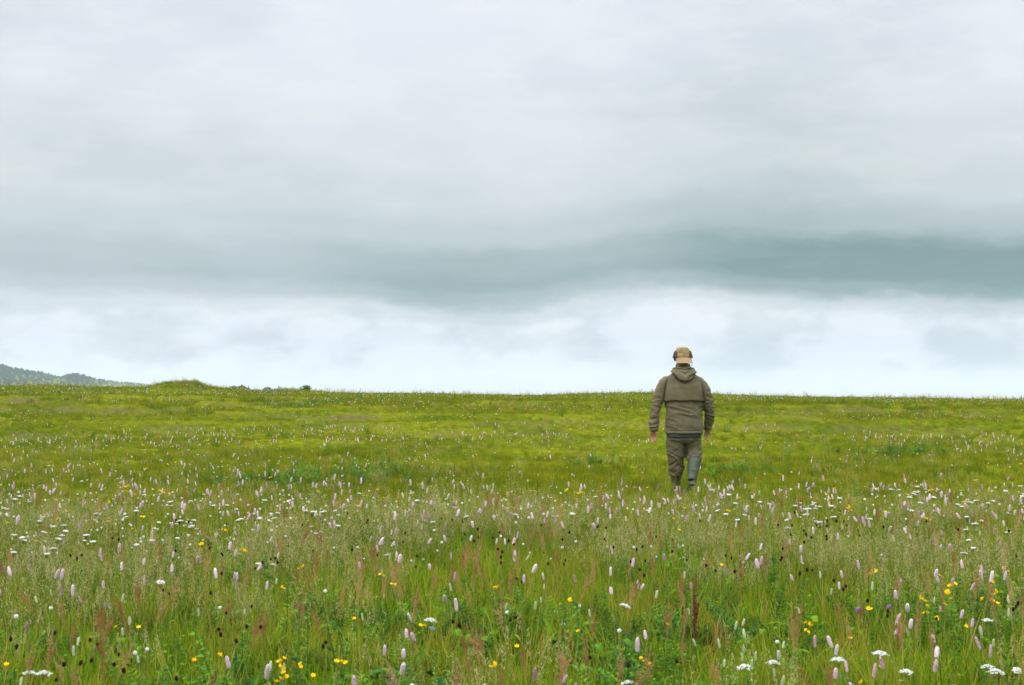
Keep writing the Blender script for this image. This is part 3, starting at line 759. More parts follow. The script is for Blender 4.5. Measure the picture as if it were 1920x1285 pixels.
# where each one's head is seen in three enlarged views of the photograph
VIEWS = {'L': (0, 950, 2.909), 'C': (660, 950, 3.0), 'R': (1300, 950, 3.097)}
SPOTS = {
 'bistort': {'R': [(700,122),(397,318),(228,352),(640,295),(1215,330),(1208,425),(1127,490),(1220,520),(1573,320),(1683,308),(1738,205),(1757,355),(1552,392),(1472,412),(1370,208),(945,592),(1030,675),(1242,645),(1410,580),(1472,575),(1608,658),(1828,660),(1868,740),(1910,780),(1527,735),(685,738),(900,755),(1262,862),(1170,882),(690,940),(870,910),(930,915),(1357,818),(1690,805),(462,808),(795,790),(1068,1010),(1690,1000),(285,68),(932,40),(1118,78),(1500,175),(1735,130),(1398,405),(1625,380),(1710,360),(1055,40),(590,15),(1030,18),(1875,45),(1690,18),(1712,15),(125,235),(357,215),(530,215)],
   'C': [(20,165),(50,150),(70,155),(120,160),(180,185),(208,218),(313,153),(525,103),(322,275),(387,310),(628,160),(912,320),(572,445),(585,535),(460,527),(110,772),(270,805),(220,850),(1567,712),(1710,700),(1063,920),(1030,900),(1533,222),(1428,280),(1480,410),(1505,455),(1255,940),(45,970),(100,965),(248,968),(843,945),(380,680),(475,700),(578,265),(1875,430),(1748,262),(908,998),(688,90),(1835,50),(260,270)],
   'L': [(40,330),(98,330),(213,322),(513,405),(390,435),(405,415),(567,475),(633,252),(690,180),(820,380),(1185,193),(1280,210),(1262,290),(1150,265),(1337,360),(1470,798),(1340,825),(187,635),(930,325),(5,435),(150,62),(1012,38),(1040,255),(1205,330),(1255,335),(65,445),(1270,120),(1255,165),(700,300),(770,285),(565,230),(940,240)]},
 'plantain': {'R': [(718,470),(720,575),(1328,520),(1873,525),(172,745),(255,770),(415,775),(148,630),(240,865),(292,830),(152,890),(480,930),(412,965),(320,795),(275,855),(1240,170),(1885,245)],
   'C': [(1050,470),(1575,462),(1142,365),(1078,430),(690,425),(125,605),(1520,990)],
   'L': [(345,715),(425,770),(565,475),(1130,555),(1400,850),(1500,835),(845,810),(45,940),(85,775),(735,605),(705,665)]},
 'umbel': {'R': [(1105,825),(932,865),(1605,900),(1675,885),(1845,885),(350,898),(475,880),(1258,1025),(1548,248),(1108,895),(1720,640),(1865,135),(1615,120),(1610,180),(1640,220),(1000,60)],
   'C': [(275,243),(368,610),(1595,965),(1418,525)],
   'L': [(210,125),(170,150),(80,235),(345,105),(435,170),(545,170),(800,98),(960,160),(1040,100),(1130,105),(1280,55),(1345,60),(1400,50),(1520,25),(770,185),(845,160),(1775,18),(520,140),(290,215),(150,878),(190,878),(1380,295),(1415,295),(850,395),(20,135),(275,245),(1650,125),(1688,122),(140,160),(230,155),(330,95),(360,140),(600,20)]},
 'clover': {'R': [(352,745),(215,302)], 'C': [(1252,545),(803,555),(1518,680),(805,42),(905,50),(938,40),(1090,35),(400,975)], 'L': [(1205,535),(1835,422),(1835,18),(205,572),(222,535),(785,755),(820,752)]},
 'buttercup': {'R': [(1440,487),(1488,525),(1300,523),(1335,380),(1742,415),(1620,495),(1668,518),(1758,490),(1875,478),(1315,598),(1362,565),(1440,530),(908,540),(695,660),(835,747),(152,332),(895,868),(1155,980),(40,1028),(1485,447),(1775,355),(1020,372),(793,613),(1350,620),(1545,655),(225,15)],
   'C': [(150,370),(222,425),(805,432),(1190,515),(1762,640),(1235,682),(853,750),(1563,835),(400,652),(1803,122),(870,998),(825,880),(68,22),(235,35),(490,25)],
   'L': [(385,15),(230,38),(207,180),(755,122),(720,115),(1355,213),(1125,190),(1595,80),(1668,70),(1300,110),(727,635),(1500,425),(1617,818),(1675,812),(1605,868),(1705,875),(1880,812),(1865,822),(590,630),(38,850),(645,968),(1500,920),(20,205),(330,130),(1135,778),(1185,795),(640,60),(1650,320),(1905,595)]},
 'burnet': {'R': [(785,412),(735,95),(755,98),(695,165),(740,165),(720,110),(597,195),(567,152),(478,230),(600,347),(655,340),(180,265),(100,360),(185,365),(38,330),(1175,592),(1328,628),(1045,535),(1690,500),(1750,512),(595,282),(515,285),(1445,105),(1410,72),(1598,97),(1540,65),(990,95),(945,110),(910,125),(820,32),(868,455),(518,45),(430,290),(1770,130)],
   'C': [(780,132),(735,162),(790,175),(890,145),(825,188),(1045,80),(1120,110),(1435,188),(1468,172),(1578,210),(1430,295),(1665,265),(1845,285),(1285,70),(1310,95),(545,132),(258,137),(940,85),(1870,170),(1698,158),(915,392),(345,232),(1235,290),(1315,835),(1383,855),(1905,840),(812,600),(735,608),(520,725),(1785,240),(1690,290)],
   'L': [(185,570),(845,442),(1145,458),(1240,350),(1120,218),(1172,243),(1355,510),(1385,575),(1455,565),(1365,630),(1348,678),(680,792),(635,798),(500,825),(232,650),(38,690),(315,810),(255,910),(1115,928),(1157,950),(1360,960),(1505,965),(1690,208),(372,230),(410,232),(1320,555),(1830,730),(1010,910),(625,95),(1415,325),(1050,215),(480,688)]},
 'sorrel': {'R': [(180,140),(232,215),(455,80),(590,650),(625,710),(1480,300),(1590,440),(1685,215),(955,900),(1410,400),(1410,480),(1800,60),(1075,130),(1420,110)],
   'C': [(640,300),(690,230),(665,330),(845,220),(715,380),(755,490),(880,470),(1455,920),(1440,870),(1355,650),(480,370),(335,530),(735,760),(1175,170),(1150,970),(1375,740),(30,450),(1300,820),(1820,430),(650,250),(820,250)],
   'L': [(1800,470),(1270,550),(1285,640),(470,620),(540,600),(1430,640),(470,900),(440,850),(1205,920),(175,780),(345,690),(120,830),(1750,150),(1820,230),(1830,140),(1340,390),(700,590),(545,770),(1490,190),(1780,500)]},
 'forget_me_not': {'C': [(430,668),(455,668),(1175,575),(1180,615)], 'L': [(1095,195),(510,508),(568,515),(5,545)]},
 'thistle': {'R': [(1055,568),(1088,550)]},
}
PHRASE = {'bistort': ('bistort spike', 'flower', 'pink bistort spikes in the meadow'), 'umbel': ('umbel', 'flower', 'white umbels in the meadow'),
          'clover': ('clover head', 'flower', 'round white flowers in the meadow'), 'buttercup': ('buttercup', 'flower', 'yellow buttercups in the meadow'),
          'burnet': ('burnet head', 'flower', 'dark burnet heads in the meadow'), 'sorrel': ('sorrel spike', 'plant', 'rusty sorrel spikes in the meadow'),
          'plantain': ('plantain spike', 'plant', 'cream plantain spikes in the meadow'), 'forget_me_not': ('forget-me-not', 'flower', 'blue forget-me-nots in the meadow'),
          'thistle': ('knapweed flower', 'flower', 'purple knapweed in the meadow')}
items = []      # kind, x, y, u, v, variant, scale
def place(kind, u, v, rg=random):
    vi = rg.randrange(len(KINDS[kind]))
    if kind == 'umbel': vi = rg.randrange(3) + (3 if v > 1060 else 0)
    s_ = rg.uniform(.85, 1.15); H = KINDS[kind][vi][3] * s_
    x, y = at_px(u, v, H)
    if y > 13.8:      # the plants stand lower where the tall growth ends
        k = .62 if y < 20 else .5; s2 = s_ * k; x, y = at_px(u, v, KINDS[kind][vi][3] * s2)
        if y < 13.2: k = 1.0; x, y = at_px(u, v, H)
        return (kind, x, y, u, v, vi, s_ * .95, k)
    return (kind, x, y, u, v, vi, s_, 1.0)
for kind, d in SPOTS.items():
    for vw, lst in d.items():
        ox, oy, k = VIEWS[vw]
        for (a, b) in lst: items.append(place(kind, ox + a / k, oy + b / k))
def extra(kind, n, v0, v1, clump=.5, u0=-20, u1=1940, bias=None, seed=3):
    got = 0; g = np.random.default_rng(seed)
    while got < n:
        u, v = g.uniform(u0, u1), v0 + (v1 - v0) * g.random() ** 1.2
        if float(noise3(u / 90, v / 30, 0, seed)) < clump * (g.random() * 2 - 1.1): continue
        if bias is not None and g.random() > bias(u): continue
        items.append(place(kind, u, v)); got += 1
extra('bistort', 120, 903, 965, seed=31)
extra('bistort', 56, 812, 903, seed=32)
extra('umbel', 70, 922, 985, bias=lambda u: 1 if u < 700 else .35, seed=33)
extra('umbel', 40, 908, 970, u0=1350, seed=34)
extra('clover', 70, 905, 975, seed=35)
extra('buttercup', 60, 908, 975, seed=36)
extra('burnet', 40, 950, 1060, u0=300, seed=37)
extra('sorrel', 50, 925, 1010, seed=38)
extra('sorrel', 80, 1010, 1290, seed=39)
extra('plantain', 40, 940, 1200, seed=40)
extra('bistort', 16, 960, 1100, seed=41)
extra('forget_me_not', 24, 885, 915, u0=500, u1=900, seed=42)
extra('clover', 60, 820, 900, seed=43)
extra('buttercup', 22, 800, 905, seed=44)

def colword(u):
    for lim, w_ in ((110, 'at the left edge'), (260, 'far left'), (420, 'well left'), (580, 'left'), (740, 'left of the middle'), (900, 'just left of middle'), (1050, 'in the middle'), (1190, 'left of the man'),
                    (1350, 'in line with the man'), (1480, 'right of the man'), (1600, 'right'), (1720, 'well right'), (1830, 'far right')):
        if u < lim: return w_
    return 'at the right edge'
def rowword(v):
    for lim, w_ in ((850, 'on short turf'), (885, 'behind tall meadow'), (912, 'level with boots'), (930, 'below boot line'), (950, 'in flowery band'), (975, 'below flowery band'),
                    (1005, 'in upper foreground'), (1045, 'among seed heads'), (1090, 'in middle foreground'), (1140, 'in green foreground'), (1190, 'in low foreground'), (1235, 'in lowest foreground')):
        if v < lim: return w_
    return 'along the bottom edge'
cells = {}
for it in items:
    kind, x, y, u, v, vi, s_, hk = it
    cells.setdefault((kind, KINDS[kind][vi][4], rowword(v), colword(u)), []).append(it)
ORD = ['leftmost', 'second from left', 'third from left', 'fourth from left', 'fifth from left', 'sixth from left', 'seventh from left', 'eighth from left', 'ninth from left', 'tenth from left']
fr_ = random.Random(77)
for (kind, word, rw, cw), lst in cells.items():
    lst.sort(key=lambda q: q[3])
    noun, cat, grp = PHRASE[kind]
    for k, (_, x, y, u, v, vi, s_, hk) in enumerate(lst):
        st, head, single, H, _w = KINDS[kind][vi]
        lab = '%s %s %s, %s' % (word, noun, rw, cw)
        if len(lst) > 1: lab = '%s %s' % (ORD[min(k, 9)], lab)
        loc = (x, y, hz(x, y) - .01); rot = (fr_.gauss(0, .13), fr_.gauss(0, .16), fr_.uniform(0, 6.28))
        if y < 9.6:
            o = link(kind, None, None, loc, rot); o.scale = (s_, s_, s_ * hk); o.empty_display_size = .05
            link('stem', st, o); link('flower_head', head, o)
        else:
            o = link(kind, single, None, loc, rot); o.scale = (s_, s_, s_ * hk)
        tag(o, lab, cat, grp)

# the one tall dark dock spike right of the middle
mb = MB(); dk_ = random.Random(9)
for b in range(5):
    z0_ = .20 + .04 * b; az = b * 1.9; z1_ = .58 - .05 * b
    base = np.array([0, 0, z0_]); end = np.array([math.cos(az) * (.018 if b else 0), math.sin(az) * (.018 if b else 0), z1_])
    for j in range(130):
        q = dk_.random(); c = base + (end - base) * q + np.array([dk_.gauss(0, 1), dk_.gauss(0, 1), 0]) * .006 * (1.2 - q)
        blob(mb, c, (.0034, .0034, .003), dk_.random(), 0, 4, 3, .3)
dkx, dky = at_px(1297, 1062, .60)
o = link('dock', None, None, (dkx, dky, hz(dkx, dky) - .01), (.02, .03, 0))
link('stem', stem_mesh(stem_pts(.57, 0), .003), o); link('seed_head', mb.mesh('seed_head', M['dock']), o)
tag(o, 'tall dark reddish brown dock spike standing below the man in the near grass', 'plant')

# uncountable flowers further up the slope
def flower_stuff(name, kind, y0, y1, dens, sc, hsc, thr, seed, label, cat='flower', ys=.45, xs_=.22):
    p = field(y0, y1, dens, 1.5); f = fbm(p[:, 0] * xs_, p[:, 1] * ys, 0, seed, 3)
    p = p[rng.random(len(p)) < sstep(thr - .15, thr + .25, f) + .06]; n = len(p)
    if kind in ('bistort', 'umbel', 'clover', 'buttercup'):
        protos = []
        for (st, head, single, H, _w) in KINDS[kind][:5]:
            m2 = single.copy(); co_ = np.zeros(len(m2.vertices) * 3); m2.vertices.foreach_get('co', co_); co_ = co_.reshape(-1, 3)
            co_[:, 2] = co_[:, 2] - H * (1 - hsc)               # a shorter stem, the same head
            m2.vertices.foreach_set('co', co_.ravel()); m2.update(); protos.append(m2)
    pts = on_ground(p)
    o = scatter(name, pts, rng.uniform(.8, 1.2, n) * sc, rng.integers(0, len(protos), n), protos, .10)
    tag(o, label, cat, kind='stuff')
flower_stuff('turf_bistorts', 'bistort', 13.5, 30, lambda y: 4.5 if y < 21 else 6, .9, .52, .05, 91, 'pale pink flower spikes sprinkled over the short grass')
flower_stuff('slope_bistorts', 'bistort', 30, 80, lambda y: 1.2 if y < 42 else 3.0, .85, .30, .12, 92, 'faint pink flower specks towards the skyline')
flower_stuff('slope_clovers', 'clover', 14, 80, lambda y: 2.5 if y < 40 else 4.0, .85, .36, .16, 93, 'small white flower specks on the slope')
flower_stuff('slope_umbels', 'umbel', 16, 76, lambda y: .6, .7, .35, .10, 94, 'white flower heads dotted over the slope')
flower_stuff('slope_buttercups', 'buttercup', 15, 76, lambda y: .8, 1.0, .35, .15, 95, 'yellow flowers dotted over the slope')
flower_stuff('near_bistorts', 'bistort', 8.0, 14.5, lambda y: 6 if y > 10 else 1.0, .9, .95, -.1, 96, 'more pale pink flower spikes crowding the back of the tall meadow')
flower_stuff('near_clovers', 'clover', 9.5, 13.5, lambda y: 13, .8, 1.12, -.15, 97, 'more small white flower heads in the flowery band')

# ---------------------------------------------------------------- the man
def ring_loft(rings, nseg=40, ex=2.4, cap=True):
    """rings: (z, cx, cy, rx, ry)"""
    mb = MB(); vs, fs = [], []
    for (z, cx, cy, rx, ry) in rings:
        for k in range(nseg):
            a = 2 * math.pi * k / nseg; c, s_ = math.cos(a), math.sin(a)
            vs.append((cx + rx * math.copysign(abs(c) ** (2 / ex), c), cy + ry * math.copysign(abs(s_) ** (2 / ex), s_), z))
    for i_ in range(len(rings) - 1):
        for k in range(nseg):
            k2 = (k + 1) % nseg; fs.append((i_ * nseg + k, i_ * nseg + k2, (i_ + 1) * nseg + k2, (i_ + 1) * nseg + k))
    if cap:
        fs.append(tuple(range(nseg))[::-1]); fs.append(tuple((len(rings) - 1) * nseg + k for k in range(nseg)))
    mb.add(vs, fs)
    return mb

def merge(*mbs):
    o = MB()
    for m_ in mbs: o.add(np.concatenate(m_.v), m_.f)
    return o

def smooth_path(P, rr, n=14):
    """Catmull-Rom through joints with radii"""
    P = [np.array(p, float) for p in P]; out, ro = [], []
    Q = [P[0] * 2 - P[1]] + P + [P[-1] * 2 - P[-2]]; rq = [rr[0]] + list(rr) + [rr[-1]]
    for i_ in range(1, len(Q) - 2):
        for k in range(n if i_ < len(Q) - 3 else n + 1):
            t = k / n
            f = lambda a, b, c, d: .5 * ((2 * b) + (-a + c) * t + (2 * a - 5 * b + 4 * c - d) * t * t + (-a + 3 * b - 3 * c + d) * t ** 3)
            out.append(f(*Q[i_ - 1:i_ + 3])); ro.append(max(.002, f(*rq[i_ - 1:i_ + 3])))
    return out, ro

def limb(P, rr, sides=20, n=8):
    mb = MB(); a, b = smooth_path(P, rr, n); tube(mb, a, b, sides); 
    return mb

def fuse(mb, voxel, smooth=6, name='body'):
    me = mb.mesh(name, []); o = link('temp', me)
    r_ = o.modifiers.new('r', 'REMESH'); r_.mode = 'VOXEL'; r_.voxel_size = voxel; r_.use_smooth_shade = True
    s_ = o.modifiers.new('s', 'SMOOTH'); s_.iterations = smooth; s_.factor = .5
    dg = bpy.context.evaluated_depsgraph_get(); dg.update()
    res = bpy.data.meshes.new_from_object(o.evaluated_get(dg)); bpy.data.objects.remove(o); bpy.data.meshes.remove(me)
    return res

def coords(me):
    c = np.zeros(len(me.vertices) * 3); me.vertices.foreach_get('co', c)
    n_ = np.zeros(len(me.vertices) * 3); me.vertices.foreach_get('normal', n_)
    return c.reshape(-1, 3), n_.reshape(-1, 3)

def set_co(me, c):
    me.vertices.foreach_set('co', c.ravel()); me.update(); me.polygons.foreach_set('use_smooth', [True] * len(me.polygons))

def ridge(n): return .35 - np.abs(n) * 2

def part(name, me, mat, parent):
    me.name = name; me.materials.clear()
    for m_ in (mat if isinstance(mat, list) else [mat]): me.materials.append(m_)
    return link(name, me, parent)

# body: one continuous surface ------------------------------------
torso = ring_loft([(.86, .01, .0, .165, .115), (.95, .005, 0, .165, .12), (1.05, 0, 0, .155, .115), (1.2, 0, 0, .165, .115), (1.32, 0, -.005, .175, .105), (1.42, 0, -.005, .14, .08), (1.48, 0, 0, .075, .062), (1.53, 0, .005, .057, .058), (1.60, 0, .012, .056, .06)])
head = ring_loft([(1.545, -.005, .055, .030, .045), (1.56, -.005, .045, .048, .065), (1.60, -.005, .03, .066, .082), (1.65, -.005, .02, .074, .094), (1.70, -.005, .017, .075, .097), (1.74, -.005, .015, .066, .085), (1.765, -.005, .012, .045, .06), (1.776, -.005, .01, .02, .03)], 24, 2.1)
nose = limb([(-.005, .112, 1.665), (-.005, .128, 1.635), (-.005, .110, 1.625)], [.008, .013, .009], 10)
brow = limb([(-.045, .098, 1.682), (-.005, .112, 1.684), (.035, .098, 1.682)], [.007, .009, .007], 10)
lips = limb([(-.028, .098, 1.598), (-.005, .108, 1.600), (.018, .098, 1.598)], [.005, .008, .005], 10)
ears = merge(*[limb([(sx * .076 - .005, .008, 1.625), (sx * .084 - .005, .0, 1.65), (sx * .080 - .005, .0, 1.68)], [.008, .014, .009], 10) for sx in (-1, 1)])
LW, RW = np.array([-.374, -.055, .775]), np.array([.306, .105, .785])
armL = limb([(-.15, 0, 1.385), (-.225, -.002, 1.34), (-.31, -.02, 1.18), (-.348, -.035, 1.02), (-.368, -.045, .88), LW], [.055, .055, .046, .040, .036, .026])
armR = limb([(.15, 0, 1.385), (.215, 0, 1.34), (.285, .0, 1.18), (.315, .02, 1.02), (.318, .07, .90), RW], [.055, .055, .046, .040, .036, .026])
legL = limb([(-.09, 0, .90), (-.098, .025, .68), (-.09, .06, .48), (-.088, .085, .30), (-.086, .11, .11)], [.095, .085, .054, .044, .028])
legR = limb([(.10, 0, .90), (.122, .02, .70), (.128, .03, .50), (.10, -.10, .32), (.066, -.200, .165)], [.095, .085, .052, .040, .018])
footL = limb([(-.086, .095, .075), (-.088, .18, .055), (-.09, .30, .035)], [.028, .028, .022])
footR = limb([(.066, -.200, .150), (.064, -.15, .085), (.062, -.075, .042)], [.018, .022, .018])
def hand(W, down, side, back):
    """W wrist, down = along the fingers, side = towards the thumb, back = back of the hand"""
    W = np.asarray(W, float); down = np.array(down, float); down /= np.linalg.norm(down); side = np.array(side, float); side -= down * side.dot(down); side /= np.linalg.norm(side)
    pal = -np.cross(down, side) * back
    k9 = .86
    out = []
    palm = [limb([W - down * .01 + side * (o_ * .4), W + down * .045 + side * o_, W + down * .088 + side * o_ * 1.05], [.019, .0165, .0125], 12) for o_ in (-.028, -.010, .010, .026)]
    out += palm
    for o_, L in ((.029, .072), (.010, .080), (-.011, .074), (-.030, .058)):
        k = W + down * .088 + side * o_
        out.append(limb([k - down * .012, k + down * L * .40 + pal * .010, k + down * L * .72 + pal * .026, k + down * L * .90 + pal * .046], [.0105, .0095, .0085, .0065], 10))
    th = W + down * .022 + side * .030
    out.append(limb([th - side * .012, th + down * .025 + side * .024 + pal * .006, th + down * .055 + side * .033 + pal * .016, th + down * .080 + side * .030 + pal * .026], [.014, .0115, .010, .007], 10))
    m9 = merge(*out); m9.v = [(v_ - W) * k9 + W for v_ in m9.v]; return m9
hL = hand(LW, (.10, -.02, -1), (-.75, .65, 0), 1)
hR = hand(RW, (-.22, .05, -1), (.8, .6, 0), -1)
body = fuse(merge(torso, head, nose, brow, lips, ears, armL, armR, legL, legR, footL, footR, hL, hR), .0042, 3)
# the man himself
MX, MY = (1281.5 - 960) / FPX * 17.4, 17.4
man = part('person', body, M['skin'], None)
man.location = (MX, MY, hz(MX, MY) - .012)
tag(man, 'man in olive jacket and tan hat walking away through the meadow', 'person')
eyes = MB()
for sx in (-1, 1): blob(eyes, (-.005 + sx * .031, .098, 1.664), (.013, .010, .009), .5, 0, 10, 8)
part('eyes', eyes.mesh('eyes', []), M['cord'], man)

# hair under the hat
hr = ring_loft([(1.600, -.005, -.012, .060, .066), (1.62, -.005, -.006, .072, .082), (1.66, -.005, .0, .080, .092), (1.72, -.005, .005, .079, .092)], 30, 2.1)
hm = fuse(hr, .005, 2); c, n_ = coords(hm); c = c + n_ * (.003 * noise3(c[:, 0] * 130, c[:, 1] * 130, c[:, 2] * 40, 4))[:, None]; set_co(hm, c)
part('hair', hm, M['hair'], man)

# jacket ------------------------------------------------------------
TR = [(.735, .006, .0, .226, .160), (.76, .006, .0, .231, .165), (.84, .006, 0, .232, .166), (.95, .006, 0, .231, .162), (1.06, .0, 0, .237, .155), (1.12, -.001, 0, .238, .150), (1.22, -.002, -.004, .236, .145), (1.31, -.003, -.008, .232, .138), (1.38, -.004, -.008, .212, .122), (1.425, -.004, -.006, .200, .105), (1.465, -.004, -.004, .150, .09), (1.495, -.004, -.002, .112, .086), (1.52, -.004, .004, .082, .082), (1.585, -.004, .01, .074, .078)]
def ring_at(z):
    zs = [r_[0] for r_ in TR]
    return [float(np.interp(z, zs, [r_[k] for r_ in TR])) for k in range(1, 5)]
slL = limb([(-.14, 0, 1.37), (-.212, -.002, 1.345), (-.268, -.01, 1.26), (-.318, -.022, 1.14), (-.348, -.035, 1.01), (-.370, -.045, .88), (-.373, -.055, .775)], [.085, .086, .077, .069, .063, .064, .049], 28)
slR = limb([(.13, 0, 1.37), (.198, 0, 1.345), (.250, .0, 1.26), (.292, .006, 1.14), (.314, .022, 1.02), (.322, .065, .91), (.310, .105, .785)], [.085, .086, .078, .070, .064, .063, .052], 28)
jk = fuse(merge(ring_loft(TR, 48, 2.35), slL, slR), .0065, 5)
c, n_ = coords(jk); x, y, z = c.T
side = sstep(.235, .285, np.abs(x)) * (1 - sstep(1.30, 1.42, z))
# sleeves: slanting creases gathered at elbow and cuff
sl_ = ridge(noise3(x * 9 + z * 6, y * 9, z * 26 + np.abs(x) * 8, 11)); sl2 = ridge(noise3(x * 14, y * 12, z * 44, 12))
gather = .35 + .65 * np.maximum(np.exp(-((z - 1.0) / .13) ** 2), np.exp(-((z - .82) / .07) ** 2))
d = side * gather * (.0125 * sl_ + .006 * sl2)
# body: long vertical drapes above, soft level creases below
up_ = ridge(noise3(x * 15, y * 8, z * 2.6, 13)); lowr = ridge(noise3(x * 5, y * 6, z * 20 + x * 5, 14))
d += (1 - side) * (sstep(1.05, 1.2, z) * (1 - sstep(1.38, 1.48, z)) * .0105 * up_ + (1 - sstep(1.05, 1.12, z)) * (.0085 * lowr + .005 * ridge(noise3(x * 9, y * 9, z * 5, 15))))
d += .010 * noise3(x * 6, y * 6, z * 6, 16) * (1 - sstep(1.4, 1.5, z))
# armhole seams
d -= .016 * np.exp(-((np.abs(x) - (.226 - .25 * np.maximum(0, z - 1.3))) / .013) ** 2) * sstep(1.0, 1.12, z) * (1 - sstep(1.40, 1.46, z)) * (y < .05)
# hem, cuffs
d += .004 * np.exp(-((z - .745) / .012) ** 2) * (np.abs(x) < .25)
d -= .004 * np.exp(-((z - .772) / .006) ** 2) * (np.abs(x) < .25)
# centre-back hang
c = c + n_ * d[:, None]; set_co(jk, c)
jacket = part('jacket', jk, M['jacket'], man)

# yoke flap across the back
def back_patch(z0_, z1_, a0, a1, off, nz=16, na=50, thick=.006, drop=0.0, seed=0):
    mb = MB(); vs, fs = [], []
    for lay in (0, 1):
        for i_ in range(nz):
            q = i_ / (nz - 1); zz = z0_ + (z1_ - z0_) * q
            for k in range(na):
                u_ = k / (na - 1); a = a0 + (a1 - a0) * u_
                z2 = zz + (drop * math.sin(math.pi * u_)) * (1 - q) + .003 * math.sin(u_ * 23) * (1 - q)
                cx, cy, rx, ry = ring_at(z2); cc, ss = math.cos(a), math.sin(a); e = 2 / 2.35
                r_ = off * (1 - q ** 2 * .7) + .0035 * float(ridge(noise3(u_ * 9, 0, zz * 4, seed))) - lay * thick
                vs.append((cx + (rx + r_) * math.copysign(abs(cc) ** e, cc), cy + (ry + r_) * math.copysign(abs(ss) ** e, ss), z2))
    for lay in (0, 1):
        b = lay * nz * na
        for i_ in range(nz - 1):
            for k in range(na - 1):
                q = (b + i_ * na + k, b + i_ * na + k + 1, b + (i_ + 1) * na + k + 1, b + (i_ + 1) * na + k); fs.append(q if lay == 0 else q[::-1])
    m_ = nz * na
    for k in range(na - 1): fs.append((k + 1, k, m_ + k, m_ + k + 1))
    for i_ in range(nz - 1):
        fs.append((i_ * na, (i_ + 1) * na, m_ + (i_ + 1) * na, m_ + i_ * na)); fs.append(((i_ + 1) * na - 1, m_ + (i_ + 1) * na - 1, m_ + (i_ + 2) * na - 1, (i_ + 2) * na - 1))
    mb.add(vs, fs); return mb
yk = back_patch(1.128, 1.37, R(183), R(357), .013, drop=.010, seed=3)
part('back_yoke', yk.mesh('back_yoke', []), M['jacket'], jacket)

# hood hanging down the back
hd = ring_loft([(1.345, .004, -.140, .012, .014), (1.36, .004, -.143, .034, .026), (1.385, .0, -.140, .066, .038), (1.42, -.002, -.125, .102, .048), (1.455, -.004, -.105, .136, .056), (1.485, -.005, -.078, .162, .066), (1.505, -.005, -.058, .160, .066), (1.525, -.005, -.04, .130, .062), (1.54, -.005, -.025, .10, .055)], 40, 2.0)
rim = limb([(.095, .06, 1.515), (.118, -.01, 1.525), (.095, -.075, 1.535), (0, -.108, 1.532), (-.10, -.075, 1.535), (-.128, -.01, 1.525), (-.105, .06, 1.515)], [.010, .013, .014, .014, .014, .013, .010], 14)
hdm = fuse(merge(hd, rim), .005, 4); c, n_ = coords(hdm); x, y, z = c.T
d = .010 * ridge(noise3(x * 7, y * 5, (z - .55 * np.abs(x)) * 26, 22)) + .005 * noise3(x * 20, y * 20, z * 20, 23)
c = c + n_ * d[:, None]; set_co(hdm, c)
part('hood', hdm, M['jacket'], jacket)
col_ = ring_loft([(1.505, -.004, .006, .098, .094), (1.53, -.004, .008, .094, .090), (1.575, -.004, .012, .088, .086), (1.592, -.004, .012, .084, .083)], 40, 2.1)
cm = fuse(col_, .005, 2); c, n_ = coords(cm); c = c + n_ * (.005 * ridge(noise3(c[:, 0] * 18, c[:, 1] * 18, c[:, 2] * 22, 31)))[:, None]; set_co(cm, c)
part('collar', cm, M['jacket'], jacket)
for sx, P in ((-1, (-.374, -.055, .778)), (1, (.308, .106, .79))):
    cf = limb([(P[0] - sx * .0, P[1] + .002, P[2] - .012), (P[0], P[1], P[2] + .012), (P[0], P[1] - .003, P[2] + .03)], [.047, .053, .050], 24)
    cfm = fuse(cf, .005, 2); part('cuff', cfm, M['jacket'], jacket)

# the dark layer showing under the hem
fl = ring_loft([(.688, .0, 0, .205, .142), (.695, .0, 0, .211, .148), (.76, .003, 0, .212, .15), (.80, .003, 0, .20, .14)], 48, 2.35)
fm = fuse(fl, .006, 3); c, n_ = coords(fm); c = c + n_ * (.006 * ridge(noise3(c[:, 0] * 16, c[:, 1] * 12, c[:, 2] * 5, 41)))[:, None]; c[:, 2] += .006 * noise3(c[:, 0] * 9, c[:, 1] * 9, 0, 42); set_co(fm, c)
part('undershirt_hem', fm, M['fleece'], man)

# trousers ------------------------------------------------------------
hip = ring_loft([(.80, .0, 0, .19, .13), (.72, .0, 0, .200, .142), (.66, .0, .0, .195, .135), (.62, .0, .0, .15, .10)], 44, 2.4)
tl_ = limb([(-.088, 0, .74), (-.097, .02, .64), (-.092, .04, .50), (-.087, .062, .40), (-.086, .078, .31), (-.087, .092, .225)], [.105, .118, .112, .102, .097, .078], 30)
tr_ = limb([(.10, 0, .74), (.116, .015, .64), (.122, .02, .545), (.124, .0, .455), (.118, -.035, .395)], [.10, .104, .100, .102, .090], 30)
tm = fuse(merge(hip, tl_, tr_), .0065, 4); c, n_ = coords(tm); x, y, z = c.T
lowz = 1 - sstep(.60, .70, z)
d = .5 * ridge(noise3(x * 7, y * 7, (z + .55 * x) * 22, 51)) + .35 * ridge(noise3(x * 9 + 3, y * 9, (z - .7 * x) * 30, 52)) + .3 * noise3(x * 9, y * 9, z * 12, 53)
d = d * (.009 + .016 * np.exp(-((z - .33) / .13) ** 2) + .006 * np.exp(-((z - .47) / .07) ** 2) * (x > .03)) 
c = c + n_ * d[:, None]; set_co(tm, c)
part('trousers', tm, M['trouser'], man)

